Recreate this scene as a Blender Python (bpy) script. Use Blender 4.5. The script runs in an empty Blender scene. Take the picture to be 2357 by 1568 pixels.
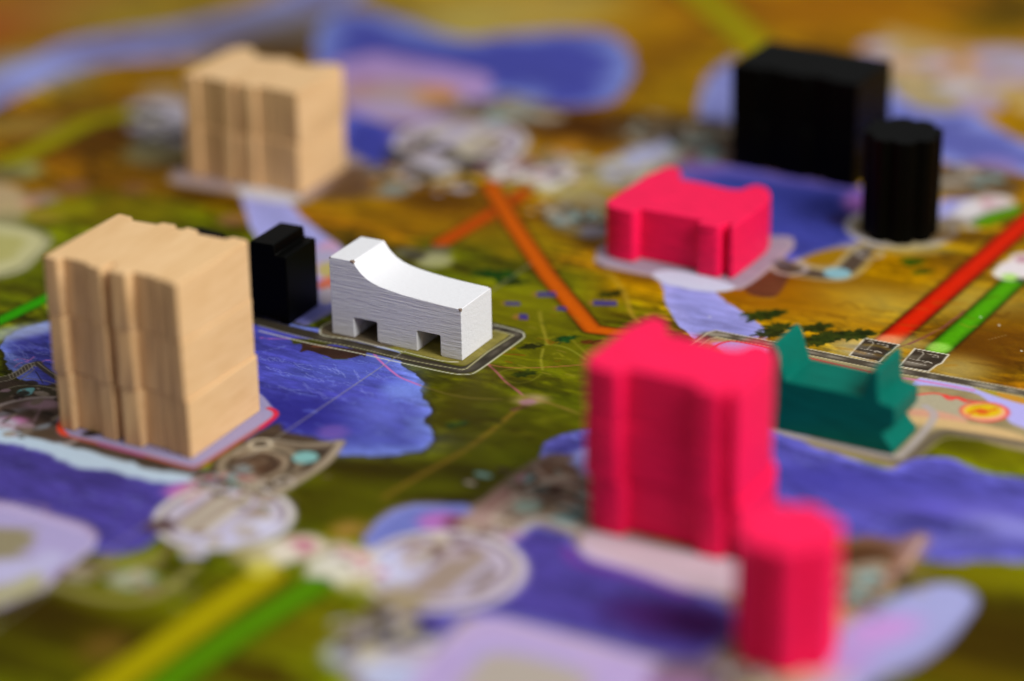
import bpy, bmesh, math, random
import numpy as np
from mathutils import Vector, Matrix, noise as mnoise

random.seed(4)
sc = bpy.context.scene
sc.unit_settings.system = 'METRIC'
sc.unit_settings.scale_length = 0.01          # one unit is one centimetre
R = math.radians

# ------------------------------------------------------------------ camera
TH, ROLL, CAMH = R(24.2), 0.016, 20.0
VW, VH = 2357.0, 1568.0                        # the view the measurements were taken in
FPX = 100.0 / 36.0 * VW
cs, sn = math.cos(TH), math.sin(TH)
cr, sr = math.cos(ROLL), math.sin(ROLL)
right0, up0, fwd = Vector((1, 0, 0)), Vector((0, sn, cs)), Vector((0, cs, -sn))
rightv = right0 * cr - up0 * sr
upv = right0 * sr + up0 * cr
cam = bpy.data.cameras.new('camera')
cam.lens, cam.sensor_width = 100, 36
cam.clip_start, cam.clip_end = 1.0, 800
cam.dof.use_dof = True
cam.dof.focus_distance = 47.9
cam.dof.aperture_fstop = 0.048                 # f/4.8 in metres, the scene is in centimetres
cam.dof.aperture_blades = 0
camo = bpy.data.objects.new('camera', cam)
sc.collection.objects.link(camo)
m = Matrix.Identity(4)
for i in range(3):
    m[i][0], m[i][1], m[i][2] = rightv[i], upv[i], -fwd[i]
m[0][3], m[1][3], m[2][3] = 0, 0, CAMH
camo.matrix_world = m
sc.camera = camo

# ------------------------------------------------------------------ light
sc.view_settings.view_transform = 'Standard'
sc.view_settings.look = 'None'
sc.view_settings.exposure = 0
sc.view_settings.gamma = 1
w = bpy.data.worlds.new('World'); sc.world = w; w.use_nodes = True
bg = w.node_tree.nodes['Background']
bg.inputs[0].default_value = (0.97, 0.98, 1.0, 1)
bg.inputs[1].default_value = 1.0
_nt = w.node_tree
_tc = _nt.nodes.new('ShaderNodeTexCoord'); _sp = _nt.nodes.new('ShaderNodeSeparateXYZ'); _mr = _nt.nodes.new('ShaderNodeMapRange')
_nt.links.new(_tc.outputs['Generated'], _sp.inputs[0]); _nt.links.new(_sp.outputs['Z'], _mr.inputs[0])
_mr.inputs[1].default_value = 0.15; _mr.inputs[2].default_value = 0.9; _mr.inputs[3].default_value = 0.12; _mr.inputs[4].default_value = 0.50
_nt.links.new(_mr.outputs[0], bg.inputs[1])          # a dim room with a pale ceiling

AX = Vector((math.cos(R(-30.5)), math.sin(R(-30.5)), 0))     # board axis running to the lower right
BX = Vector((-AX.y, AX.x, 0))                                # board axis running to the upper right

def area(name, target, direction, dist, size, power, col):
    l = bpy.data.lights.new(name, 'AREA'); l.shape = 'SQUARE'; l.size = size; l.energy = power; l.color = col
    o = bpy.data.objects.new(name, l); sc.collection.objects.link(o)
    d = direction.normalized()
    o.location = Vector(target) + d * dist
    o.rotation_euler = (-d).to_track_quat('-Z', 'Y').to_euler()
    return o
area('softbox_lamp', (0, 46, 0), AX * 0.72 + Vector((0, 0, 0.67)) - BX * 0.13, 75, 34, 62000, (1.0, 0.99, 0.97))

# ------------------------------------------------------------------ helpers
def link(o):
    sc.collection.objects.link(o); return o

def tag(o, label=None, cat=None, group=None, kind=None):
    if label: o['label'] = label
    if cat: o['category'] = cat
    if group: o['group'] = group
    if kind: o['kind'] = kind
    return o

def empty(name, loc, rz=0.0):
    o = bpy.data.objects.new(name, None); link(o)
    o.location = loc; o.rotation_euler = (0, 0, rz); o.empty_display_size = 0.3
    return o

CROPS = {'P': (0, 0, None), 'A1': (0, 0, 1.6836), 'A2': (1350, 0, 1.6836), 'A3': (2696, 0, 1.6836),
         'A4': (0, 900, 1.6836), 'A5': (1350, 900, 1.6836), 'A6': (2696, 900, 1.6836),
         'B1': (0, 1795, 1.6836), 'B2': (1350, 1795, 1.6836), 'B3': (2696, 1795, 1.6836),
         'Z1': (0, 1200, 1.7418), 'Z2': (1000, 1200, 1.6836), 'Z3': (2500, 1150, 1.4768), 'Z4': (3250, 400, 1.5686),
         'T': (2950, 1250, 2.4122), 'S': (3000, 1250, 2.4893), 'W': (1250, 850, 2.24)}

def conv(tagname, p):
    ox, oy, s = CROPS[tagname]
    if s is None: return p
    return ((ox + p[0] / s) / 1.73780, (oy + p[1] / s) / 1.73780)

def at(px, py, z=0.0):
    """point of the plane z seen at px, py of the measured view"""
    x = (px - VW / 2) / FPX; y = (VH / 2 - py) / FPX
    x, y = x * cr + y * sr, -x * sr + y * cr
    d = fwd + right0 * x + up0 * y
    t = (CAMH - z) / -d.z
    return Vector((0, 0, CAMH)) + d * t

# ------------------------------------------------------------------ printed board: painting
def hashn(ix, iy, seed):
    h = (ix.astype(np.int64) * 374761393 + iy.astype(np.int64) * 668265263 + seed * 974634777) & 0x7fffffff
    h = ((h ^ (h >> 13)) * 1274126177) & 0x7fffffff
    h = h ^ (h >> 16)
    return (h & 0xffff) / 65535.0

def vnoise(x, y, seed):
    ix, iy = np.floor(x), np.floor(y); fx, fy = x - ix, y - iy
    fx = fx * fx * (3 - 2 * fx); fy = fy * fy * (3 - 2 * fy)
    a, b = hashn(ix, iy, seed), hashn(ix + 1, iy, seed)
    c, d = hashn(ix, iy + 1, seed), hashn(ix + 1, iy + 1, seed)
    return (a * (1 - fx) + b * fx) * (1 - fy) + (c * (1 - fx) + d * fx) * fy

def fbm(x, y, seed, oct=4):
    s = 0; a = 0.5; n = 0
    for i in range(oct):
        s = s + a * vnoise(x * 2 ** i, y * 2 ** i, seed + i * 17); n += a; a *= 0.55
    return s / n

def sst(a, b, x):
    t = np.clip((x - a) / (b - a), 0, 1); return t * t * (3 - 2 * t)

def smooth(pts, closed=True, sub=6):
    p = np.array(pts, float); n = len(p); out = []
    rng = range(n) if closed else range(n - 1)
    for i in rng:
        if closed: p0, p1, p2, p3 = p[i - 1], p[i], p[(i + 1) % n], p[(i + 2) % n]
        else: p0, p1, p2, p3 = p[max(i - 1, 0)], p[i], p[i + 1], p[min(i + 2, n - 1)]
        for k in range(sub):
            t = k / sub
            out.append(0.5 * ((2 * p1) + (-p0 + p2) * t + (2 * p0 - 5 * p1 + 4 * p2 - p3) * t * t + (-p0 + 3 * p1 - 3 * p2 + p3) * t ** 3))
    if not closed: out.append(p[-1])
    return [tuple(q) for q in out]

# grid of print samples, denser where the photograph is in focus
def ramp(stops):
    out = []
    for (a, b, st) in stops:
        n = max(1, int(round((b - a) / st))); out += [a + (b - a) * i / n for i in range(n)]
    out.append(stops[-1][1]); return np.array(out)
cols = ramp([(-1500, -300, 30), (-300, 0, 8), (0, 2357, 2.35), (2357, 2700, 8), (2700, 3900, 30)])
rows = ramp([(-420, -40, 14), (-40, 520, 4.2), (520, 660, 2.8), (660, 1010, 1.9), (1010, 1120, 2.8), (1120, 1600, 5.5), (1600, 2300, 20)])
NX, NY = len(cols), len(rows)
pxg, pyg = np.meshgrid(cols, rows)
xi = (pxg - VW / 2) / FPX; yi = (VH / 2 - pyg) / FPX
xi, yi = xi * cr + yi * sr, -xi * sr + yi * cr
dx, dy, dz = xi, cs + yi * sn, -sn + yi * cs
tt = CAMH / -dz
X = (dx * tt).ravel(); Y = (dy * tt).ravel()
UA = X * AX.x + Y * AX.y; UB = X * BX.x + Y * BX.y
N = len(X)
C = np.zeros((N, 3))
REG = np.zeros(N, np.int32); REGNAMES = ['board_panel']

def col(c): return np.array(c, float) / 255.0

def wpts(tagname, pts):
    return np.array([tuple(at(*conv(tagname, p)))[:2] for p in pts])

def subset(P, marg):
    lo, hi = P.min(0) - marg, P.max(0) + marg
    return np.nonzero((X > lo[0]) & (X < hi[0]) & (Y > lo[1]) & (Y < hi[1]))[0]

def segdist(P, idx, closed):
    x, y = X[idx], Y[idx]; best = np.full(len(idx), 1e9); inside = np.zeros(len(idx), bool)
    n = len(P)
    for i in range(n if closed else n - 1):
        ax, ay = P[i]; bx, by = P[(i + 1) % n]
        ex, ey = bx - ax, by - ay; L = ex * ex + ey * ey + 1e-12
        t = np.clip(((x - ax) * ex + (y - ay) * ey) / L, 0, 1)
        d = (x - ax - t * ex) ** 2 + (y - ay - t * ey) ** 2
        best = np.minimum(best, d)
        if closed:
            c = ((ay > y) != (by > y)) & (x < (bx - ax) * (y - ay) / (by - ay + 1e-15) + ax)
            inside ^= c
    best = np.sqrt(best)
    return np.where(inside, best, -best) if closed else best

def blend(idx, a, c):
    a = a[:, None]; C[idx] = C[idx] * (1 - a) + c * a

def fill(T, pts, c, soft=0.02, a=1.0, rag=0.0, rags=3.0, sm=True, seed=1, var=0.0, region=None):
    P = wpts(T, pts)
    if sm: P = np.array(smooth(P))
    idx = subset(P, soft + rag + 0.05)
    if not len(idx): return
    d = segdist(P, idx, True)
    if rag: d = d + (fbm(X[idx] * rags, Y[idx] * rags, seed, 3) - 0.5) * 2 * rag
    al = sst(-soft, soft, d) * a
    cc = np.broadcast_to(col(c), (len(idx), 3))
    if var:
        v = (fbm(UA[idx] * 2.2, UB[idx] * 5.0, seed + 5, 4) - 0.5) * 2 * var
        cc = np.clip(cc * (1 + v[:, None]), 0, 1)
    blend(idx, al, cc)
    if region: setreg(idx[d > 0], region)

def setreg(idx, name):
    if name not in REGNAMES: REGNAMES.append(name)
    REG[idx] = REGNAMES.index(name)

def lake(T, pts, deep, shore, w=0.35, soft=0.02, rag=0.06, rags=2.5, seed=3, waves=0.5, region='printed_lake', halo=None):
    P = np.array(smooth(wpts(T, pts)))
    idx = subset(P, 0.5)
    if not len(idx): return
    d = segdist(P, idx, True) + (fbm(X[idx] * rags, Y[idx] * rags, seed, 4) - 0.5) * 2 * rag
    if halo: blend(idx, sst(-0.13, 0.0, d) * halo[1], col(halo[0]))
    u, v = UA[idx], UB[idx]
    n1 = fbm(u * 0.9, v * 1.6, seed + 1, 4); n2 = fbm(u * 2.0, v * 9.0, seed + 2, 3)
    deep = tuple(0.86 * v + 0.14 * (0.3 * deep[0] + 0.6 * deep[1] + 0.1 * deep[2]) * 1.15 for v in deep)
    t = sst(0.0, 1.0, d / (w * 0.75) + (n1 - 0.5) * 1.6)
    c = col(shore) * (1 - t[:, None]) + col(deep) * t[:, None]
    ridge = 1 - np.abs(fbm(u * 0.8, v * 1.5, seed + 9, 5) - 0.5) * 2
    n5 = fbm(u * 5, v * 14, seed + 3, 3)
    k = (n2 - 0.5) * 0.55 * waves + (n1 - 0.5) * 0.45 * waves + (n5 - 0.5) * 0.35 * waves
    c = np.clip(c * (1 + k[:, None]), 0, 1)
    k2 = sst(0.975, 1.0, ridge) * 0.28 * waves
    c = c * (1 - k2[:, None]) + col((160, 180, 240)) * k2[:, None]
    blend(idx, sst(-soft, soft, d), c)
    if region: setreg(idx[d > 0], region)

def line(T, pts, width, c, soft=0.012, a=1.0, sm=True, wob=0.0, seed=1, region=None, fade=None):
    P = wpts(T, pts)
    if sm and len(P) > 2: P = np.array(smooth(P, False))
    idx = subset(P, width + soft + wob + 0.03)
    if not len(idx): return
    d = segdist(P, idx, False)
    if wob: d = d + (fbm(X[idx] * 6, Y[idx] * 6, seed, 3) - 0.5) * 2 * wob
    al = (1 - sst(width / 2 - soft, width / 2 + soft, d)) * a
    blend(idx, al, col(c))
    if region: setreg(idx[d < width / 2], region)

def pipe(T, pts, width, c, glow=None, rim=0.55, region='printed_pipe', sm=False):
    """printed pipe: bright down its middle, inked darker at both rims as in the artwork"""
    P = wpts(T, pts)
    if sm: P = np.array(smooth(P, False))
    idx = subset(P, width + 0.2)
    if not len(idx): return
    d = segdist(P, idx, False)
    blend(idx, (1 - sst(width * 0.5, width * 0.5 + 0.09, d)) * 0.55, col((45, 28, 5)))
    t = np.clip(d / (width * 0.5), 0, 1)[:, None]
    g = fbm(X[idx] * 14, Y[idx] * 14, 5, 2)[:, None] - 0.5
    cc = np.clip(col(c) * (1 - (1 - rim) * t ** 3 + g * 0.10), 0, 1)
    blend(idx, 1 - sst(width * 0.5 - 0.015, width * 0.5 + 0.02, d), cc)
    setreg(idx[d < width / 2], region)

def disc(T, p, r, c, soft=0.03, a=1.0, ry=None, ang=0.0, region=None, hard=True):
    if hard: soft = min(soft, 0.04 + soft * 0.45)
    q = at(*conv(T, p)); ry = ry or r
    idx = np.nonzero((abs(X - q.x) < max(r, ry) + soft * 2) & (abs(Y - q.y) < max(r, ry) + soft * 2))[0]
    if not len(idx): return
    x, y = X[idx] - q.x, Y[idx] - q.y
    ca, sa = math.cos(ang), math.sin(ang)
    u, v = (x * ca + y * sa), (-x * sa + y * ca)
    rr = np.sqrt((u / r) ** 2 + (v / ry) ** 2); k = soft / min(r, ry)
    blend(idx, (1 - sst(1 - k, 1 + k, rr)) * a, col(c))
    if region: setreg(idx[rr < 1], region)

def ring(T, p, r, wd, c, soft=0.02, a=1.0):
    q = at(*conv(T, p))
    idx = np.nonzero((abs(X - q.x) < r + wd + soft) & (abs(Y - q.y) < r + wd + soft))[0]
    if not len(idx): return
    d = abs(np.hypot(X[idx] - q.x, Y[idx] - q.y) - r)
    blend(idx, (1 - sst(wd / 2 - soft, wd / 2 + soft, d)) * a, col(c))

def plate(T, p, r, seed=0, tint=(172, 158, 176)):
    """printed round plate: bright rim, dark inner line, slanting bars inside"""
    disc(T, p, r, tint, 0.05, 0.97, region='printed_disc')
    ring(T, p, r * 0.97, 0.07, (214, 208, 200), 0.03, 0.95); ring(T, p, r * 0.86, 0.07, (96, 80, 74), 0.04, 0.8); ring(T, p, r * 0.78, 0.09, (200, 190, 206), 0.04, 0.8)
    q = at(*conv(T, p)); rs_ = np.random.RandomState(seed)
    for i in range(9):
        o = (i - 4) / 4 * r * 0.6; L = math.sqrt(max(0.01, (r * 0.68) ** 2 - o * o))
        cx0, cy0 = q.x + BX.y * 0 + AX.x * o, q.y + AX.y * o
        c = [(150, 132, 116), (186, 176, 156), (120, 102, 86), (176, 166, 186), (196, 186, 166)][rs_.randint(5)]
        idx = np.nonzero((abs(X - cx0) < r) & (abs(Y - cy0) < r))[0]
        if not len(idx): continue
        du, dv = X[idx] - cx0, Y[idx] - cy0
        uu = du * BX.x + dv * BX.y; vv = du * AX.x + dv * AX.y
        al = (1 - sst(0.07 * r, 0.10 * r, abs(vv))) * (1 - sst(L * 0.9, L, abs(uu)))
        blend(idx, al * 0.9, col(c))

def clutter(T, p, rx, ry, n, pal, smin=0.04, smax=0.16, seed=0, ang=-0.5):
    """dense little printed machinery marks"""
    q = at(*conv(T, p)); rs_ = np.random.RandomState(seed)
    for i in range(n):
        u, v = rs_.normal(0, 0.5, 2); u = max(-1, min(1, u)) * rx; v = max(-1, min(1, v)) * ry
        x = q.x + u * math.cos(ang) - v * math.sin(ang); y = q.y + u * math.sin(ang) + v * math.cos(ang)
        r1 = rs_.uniform(smin, smax); r2 = r1 * rs_.uniform(0.25, 0.9); a_ = rs_.choice([-0.53, 1.04, 0.2]) ; c = pal[rs_.randint(len(pal))]
        idx = np.nonzero((abs(X - x) < r1 + 0.05) & (abs(Y - y) < r1 + 0.05))[0]
        if not len(idx): continue
        du, dv = X[idx] - x, Y[idx] - y
        ca, sa = math.cos(a_), math.sin(a_)
        rr = np.sqrt(((du * ca + dv * sa) / r1) ** 2 + ((-du * sa + dv * ca) / r2) ** 2)
        blend(idx, (1 - sst(0.8, 1.15, rr)) * 0.85, col(c))

def tree(T, p, r, c, ang=0.3, seed=0):
    """printed tree clump: a ragged leafy outline"""
    q = at(*conv(T, p)); rs = np.random.RandomState(seed)
    pts = []
    for i in range(34):
        a = i / 34 * 2 * math.pi; k = (0.5 + 0.65 * rs.rand())
        x, y = math.cos(a) * r * k, math.sin(a) * r * 0.62 * k
        pts.append((q.x + x * math.cos(ang) - y * math.sin(ang), q.y + x * math.sin(ang) + y * math.cos(ang)))
    P = np.array(pts); idx = subset(P, 0.1)
    if not len(idx): return
    d = segdist(P, idx, True)
    g = fbm(X[idx] * 9, Y[idx] * 9, seed, 3)[:, None]
    blend(idx, sst(-0.02, 0.02, d) * 0.92, np.clip(col(c) * (0.3 + 0.9 * g), 0, 1))

#PRINT_BEGIN
# ---- land
n1 = fbm(UA * 0.35 + 3, UB * 0.8, 11, 5)[:, None]
n2 = fbm(UA * 1.3, UB * 2.6 + 7, 23, 5)[:, None]
n3 = fbm(X * 0.5, Y * 0.35, 37, 3)[:, None]
n4 = fbm(X * 9, Y * 9, 41, 3)[:, None]
def mix(a, b, t): return a * (1 - t) + b * t
och = mix(col((118, 74, 0)), col((158, 116, 8)), sst(0.3, 0.7, n1))
och = mix(och, col((62, 34, 0)), sst(0.56, 0.80, n2) * 0.75)
och = mix(och, col((172, 128, 30)), sst(0.58, 0.8, 1 - n2) * 0.6)
grn = mix(col((62, 56, 0)), col((108, 110, 6)), sst(0.32, 0.68, n1))
grn = mix(grn, col((34, 26, 0)), sst(0.54, 0.78, n2) * 0.7)
grn = mix(grn, col((140, 138, 24)), sst(0.60, 0.8, 1 - n2) * 0.5)
Pg = np.array([tuple(at(*p))[:2] for p in [(-2500, 470), (300, 440), (500, 500), (760, 560), (940, 590), (1060, 545), (1300, 620), (1420, 690), (1530, 760), (1640, 820), (2100, 960), (2357, 985), (4200, 1250), (4200, 2600), (-2500, 2600)]])
dg = segdist(Pg, np.arange(N), True) + (fbm(X * 0.7, Y * 0.7, 51, 4) - 0.5) * 2.2
tg = sst(-0.7, 0.7, dg)[:, None]
C[:] = mix(och, grn, tg)
vein = 1 - np.abs(fbm(UA * 0.7 + 9, UB * 1.3, 77, 5) - 0.5)[:, None] * 2
C[:] = C * (1 - 0.35 * sst(0.86, 1.0, vein)) * (0.80 + 0.40 * n4)
brush = fbm(UA * 1.5, UB * 7.0, 83, 4)[:, None]
C[:] = np.clip(C * (0.72 + 0.56 * sst(0.3, 0.7, brush)), 0, 1)

C[:] = np.clip(C * np.array([1.10, 1.17, 0.6]), 0, 1)
# large tonal patches of the artwork
def patch(p, rx, ry, c, a=0.7, ang=-0.5): disc('P', p, rx, c, soft=min(rx, ry) * 0.85, a=a, ry=ry, ang=ang, hard=False)
patch((230, 300), 1.7, 1.6, (70, 40, 2), 0.8); patch((330, 210), 1.2, 1.6, (132, 92, 0), 0.6)
patch((480, 440), 1.0, 0.9, (62, 36, 0), 0.7); patch((395, 375), 0.8, 0.9, (62, 36, 0), 0.8)
patch((40, 30), 1.6, 4, (165, 80, 45), 0.75); patch((0, 60), 1.3, 2.4, (150, 60, 30), 0.8); patch((300, 30), 3.6, 2.6, (150, 130, 75), 0.75)
patch((90, 140), 1.6, 1.5, (122, 96, 22), 0.7); patch((640, 20), 1.2, 2.0, (150, 115, 55), 0.6)
patch((600, 100), 0.9, 1.0, (70, 42, 0), 0.8); patch((680, 110), 0.8, 1.2, (60, 36, 0), 0.8)
patch((1180, 20), 2.4, 2.4, (180, 150, 95), 0.85); patch((1060, 60), 1.3, 1.5, (175, 158, 110), 0.7); patch((1350, 25), 1.4, 1.6, (178, 152, 100), 0.7)
patch((1500, 60), 1.2, 2.6, (160, 110, 20), 0.7); patch((1540, 130), 0.8, 3.0, (105, 66, 0), 0.7); patch((1590, 210), 1.2, 2.2, (150, 118, 0), 0.6)
patch((1300, 290), 2.0, 0.8, (62, 34, 0), 0.8, -0.3); patch((1480, 300), 1.6, 0.9, (60, 32, 0), 0.75, -0.2); patch((1320, 345), 1.6, 0.5, (130, 88, 6), 0.7, -0.3); patch((1300, 345), 0.3, 0.6, (185, 130, 70), 0.7)
patch((2050, 50), 3.0, 1.8, (160, 112, 6), 0.75, -0.2); patch((1900, 10), 3.0, 1.5, (150, 95, 20), 0.7, -0.1); patch((2330, 30), 0.9, 1.5, (70, 55, 5), 0.8)
patch((2300, 280), 0.9, 1.8, (150, 108, 0), 0.8); patch((2330, 430), 0.9, 1.2, (150, 104, 0), 0.8)
patch((120, 450), 2.0, 0.8, (140, 96, 8), 0.6); patch((300, 500), 1.2, 0.8, (118, 108, 6), 0.6)
patch((840, 430), 2.2, 0.8, (140, 100, 6), 0.6); patch((1000, 460), 1.0, 0.6, (68, 40, 0), 0.8, -0.4); patch((880, 500), 2.0, 0.5, (105, 66, 0), 0.6)
patch((1000, 520), 1.6, 0.6, (150, 112, 10), 0.5); patch((1210, 560), 0.9, 0.8, (118, 108, 16), 0.6)
patch((1500, 560), 1.5, 0.9, (142, 100, 12), 0.8); patch((1470, 640), 0.8, 1.6, (150, 108, 20), 0.6)
patch((1750, 660), 1.0, 0.9, (128, 72, 6), 0.9); patch((1900, 640), 2.2, 0.35, (84, 46, 6), 0.75, -0.5); patch((2080, 640), 1.6, 1.0, (150, 108, 26), 0.6)
patch((2000, 700), 1.3, 0.7, (176, 148, 84), 0.8, -0.4); patch((1900, 730), 1.4, 0.5, (165, 125, 50), 0.6, -0.4); patch((2280, 700), 1.0, 0.8, (170, 146, 84), 0.8)
patch((1800, 690), 1.2, 0.8, (140, 88, 8), 0.7); patch((2250, 800), 1.1, 1.0, (78, 44, 4), 0.85, -0.5); patch((2330, 770), 0.8, 1.2, (98, 60, 6), 0.7); patch((2180, 900), 0.9, 0.3, (142, 102, 10), 0.6)
patch((2330, 590), 0.8, 1.0, (150, 112, 16), 0.7); patch((1760, 800), 0.8, 0.6, (142, 100, 12), 0.7)
patch((50, 560), 1.5, 1.2, (128, 122, 14), 0.5); patch((60, 620), 1.0, 0.6, (92, 96, 2), 0.7)
patch((1200, 700), 1.3, 1.2, (116, 108, 14), 0.8); patch((1330, 820), 1.4, 1.0, (104, 100, 12), 0.8); patch((1250, 960), 1.6, 0.9, (96, 100, 4), 0.7); patch((1060, 930), 0.5, 1.0, (66, 58, 4), 0.8)
patch((1130, 1000), 0.9, 1.2, (52, 46, 0), 0.75); patch((1020, 1100), 1.8, 0.6, (44, 36, 0), 0.8, -0.3); patch((900, 1110), 1.4, 0.4, (96, 100, 6), 0.7, -0.2); patch((820, 1080), 1.0, 0.35, (34, 24, 0), 0.85, -0.3)
patch((1180, 1050), 0.6, 0.8, (98, 100, 4), 0.7, 0.7); patch((1000, 1180), 2.2, 0.5, (38, 30, 0), 0.8, -0.1); patch((780, 1140), 0.9, 0.8, (64, 58, 0), 0.8)
patch((850, 1200), 0.9, 0.7, (90, 92, 6), 0.5); patch((1300, 1000), 0.7, 0.7, (66, 62, 2), 0.7); patch((1080, 840), 0.8, 0.6, (76, 66, 6), 0.7)
patch((130, 1420), 1.5, 0.9, (44, 30, 2), 0.85, -0.3); patch((60, 1520), 1.5, 0.8, (64, 56, 4), 0.7); patch((280, 1380), 1.2, 0.5, (104, 102, 6), 0.75, -0.6); patch((240, 1490), 0.3, 0.4, (104, 76, 44), 0.8)
patch((560, 1370), 0.6, 0.5, (122, 112, 18), 0.6); patch((420, 1470), 0.4, 0.3, (88, 82, 2), 0.6); patch((620, 1500), 0.9, 0.8, (70, 62, 0), 0.6); patch((720, 1450), 0.9, 0.7, (112, 104, 6), 0.7); patch((600, 1560), 0.8, 0.3, (44, 24, 0), 0.7)
patch((2250, 1480), 1.6, 1.6, (52, 38, 2), 0.9); patch((2300, 1330), 1.2, 0.4, (124, 118, 4), 0.8, -0.2); patch((2200, 1310), 1.4, 0.3, (96, 88, 6), 0.7, -0.1); patch((2250, 1560), 1.0, 0.3, (92, 78, 0), 0.7)
patch((2280, 1040), 1.6, 0.7, (104, 98, 4), 0.9, -0.4); patch((2210, 1010), 0.5, 0.5, (60, 56, 4), 0.7)
patch((800, 1220), 0.25, 0.3, (160, 122, 84), 0.8); patch((1370, 1240), 0.3, 0.3, (172, 150, 96), 0.6)

lum = (C @ np.array([0.3, 0.59, 0.11]))[:, None]
C[:] = np.clip((lum + (C - lum) * 1.15) * np.array([1.0, 1.03, 0.85]), 0, 1)
# ---- water in the far distance
lake('A1', [(-800, 820), (-300, 640), (-60, 530), (150, 420), (420, 290), (800, 215), (1100, 175), (1500, 90), (1800, 0), (2100, -120), (2500, -120), (2300, 40), (2000, 130), (1700, 230), (1500, 300), (1250, 380), (1000, 400), (760, 420), (560, 460), (330, 540), (0, 710), (-300, 860), (-800, 1050)],
     (112, 102, 150), (150, 155, 212), w=1.3, seed=5, waves=0.25, region='printed_river')
patch((690, 60), 2.4, 1.4, (104, 98, 110), 0.75, 0.3); patch((60, 165), 1.2, 1.1, (160, 166, 228), 0.8, 0.3)
lake('A2', [(-150, 250), (-60, 110), (100, 70), (300, 95), (520, 170), (800, 250), (1150, 230), (1500, 215), (1800, 220), (1950, 330), (1990, 460), (1950, 580), (1820, 680), (1500, 720), (1150, 640), (900, 700), (500, 560), (0, 560), (-150, 450)],
     (66, 70, 168), (124, 138, 204), w=1.2, rag=0.15, seed=8, waves=0.2)
fill('A2', [(-30, 440), (120, 390), (260, 360), (500, 400), (960, 490), (1040, 560), (1000, 650), (820, 760), (700, 850), (450, 830), (50, 740)], (168, 138, 188), 0.12, var=0.1)
fill('A2', [(60, 560), (420, 540), (700, 600), (800, 700), (600, 760), (200, 690), (40, 660)], (176, 146, 132), 0.2, a=0.85)
disc('A2', (650, 650), 0.5, (200, 138, 74), 0.35, 0.95, ry=0.7); disc('A2', (170, 570), 0.35, (176, 128, 140), 0.3, 0.7)
disc('A2', (420, 730), 0.9, (172, 160, 190), 0.5, 0.5)
lake('A2', [(60, 770), (200, 790), (420, 860), (560, 900), (500, 960), (440, 1050), (300, 1120), (100, 1110), (-60, 1000)], (56, 60, 160), (104, 108, 196), w=0.6, seed=12, waves=0.2)
disc('A2', (450, 910), 0.35, (120, 92, 170), 0.25, 0.8); disc('A2', (540, 960), 0.3, (172, 128, 188), 0.25, 0.8)
disc('A2', (900, 730), 0.9, (110, 92, 88), 0.5, 0.9, ry=0.5); disc('A2', (1090, 770), 0.5, (82, 62, 48), 0.3, 0.9)
disc('A2', (1250, 720), 0.5, (150, 156, 168), 0.35, 0.9); disc('A2', (1330, 790), 0.6, (98, 68, 34), 0.4, 0.8, ry=0.9)
disc('A2', (830, 960), 1.35, (156, 148, 152), 0.25, 0.95, region='printed_disc'); ring('A2', (830, 960), 1.0, 0.25, (176, 158, 184), 0.15, 0.8); disc('A2', (850, 900), 0.6, (178, 160, 190), 0.3, 0.8); ring('A2', (830, 960), 1.32, 0.14, (190, 184, 170), 0.08, 0.7)
disc('A2', (830, 960), 0.5, (140, 126, 126), 0.25, 0.7, ry=0.35)
disc('A2', (560, 1120), 0.7, (130, 122, 126), 0.4, 0.9); disc('A2', (430, 1070), 0.35, (44, 38, 54), 0.25, 0.9); disc('A2', (300, 1190), 0.6, (150, 100, 20), 0.3, 0.8)
disc('A2', (800, 1100), 0.8, (184, 184, 204), 0.4, 0.9, ry=0.5); disc('A2', (1040, 1080), 0.6, (196, 196, 214), 0.3, 0.9)
disc('A2', (1150, 1170), 0.42, (206, 190, 196), 0.22, 0.95); disc('A2', (1260, 1100), 0.3, (176, 130, 138), 0.2, 0.9)
disc('A2', (1420, 1180), 0.5, (206, 198, 200), 0.2, 0.95); disc('A2', (1510, 1130), 0.3, (182, 146, 150), 0.18, 0.9); disc('A2', (1440, 1260), 0.35, (208, 200, 202), 0.15, 0.9)
disc('A2', (1650, 1220), 0.6, (178, 166, 110), 0.4, 0.8)
line('A2', [(120, 1270), (300, 1310), (420, 1290), (520, 1200)], 0.35, (128, 110, 96), 0.15, 0.9); disc('A2', (380, 1270), 0.3, (128, 136, 130), 0.18, 0.95); disc('A2', (100, 1190), 0.5, (130, 112, 110), 0.3, 0.9); disc('A2', (60, 1280), 0.5, (92, 66, 46), 0.3, 0.9)
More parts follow.
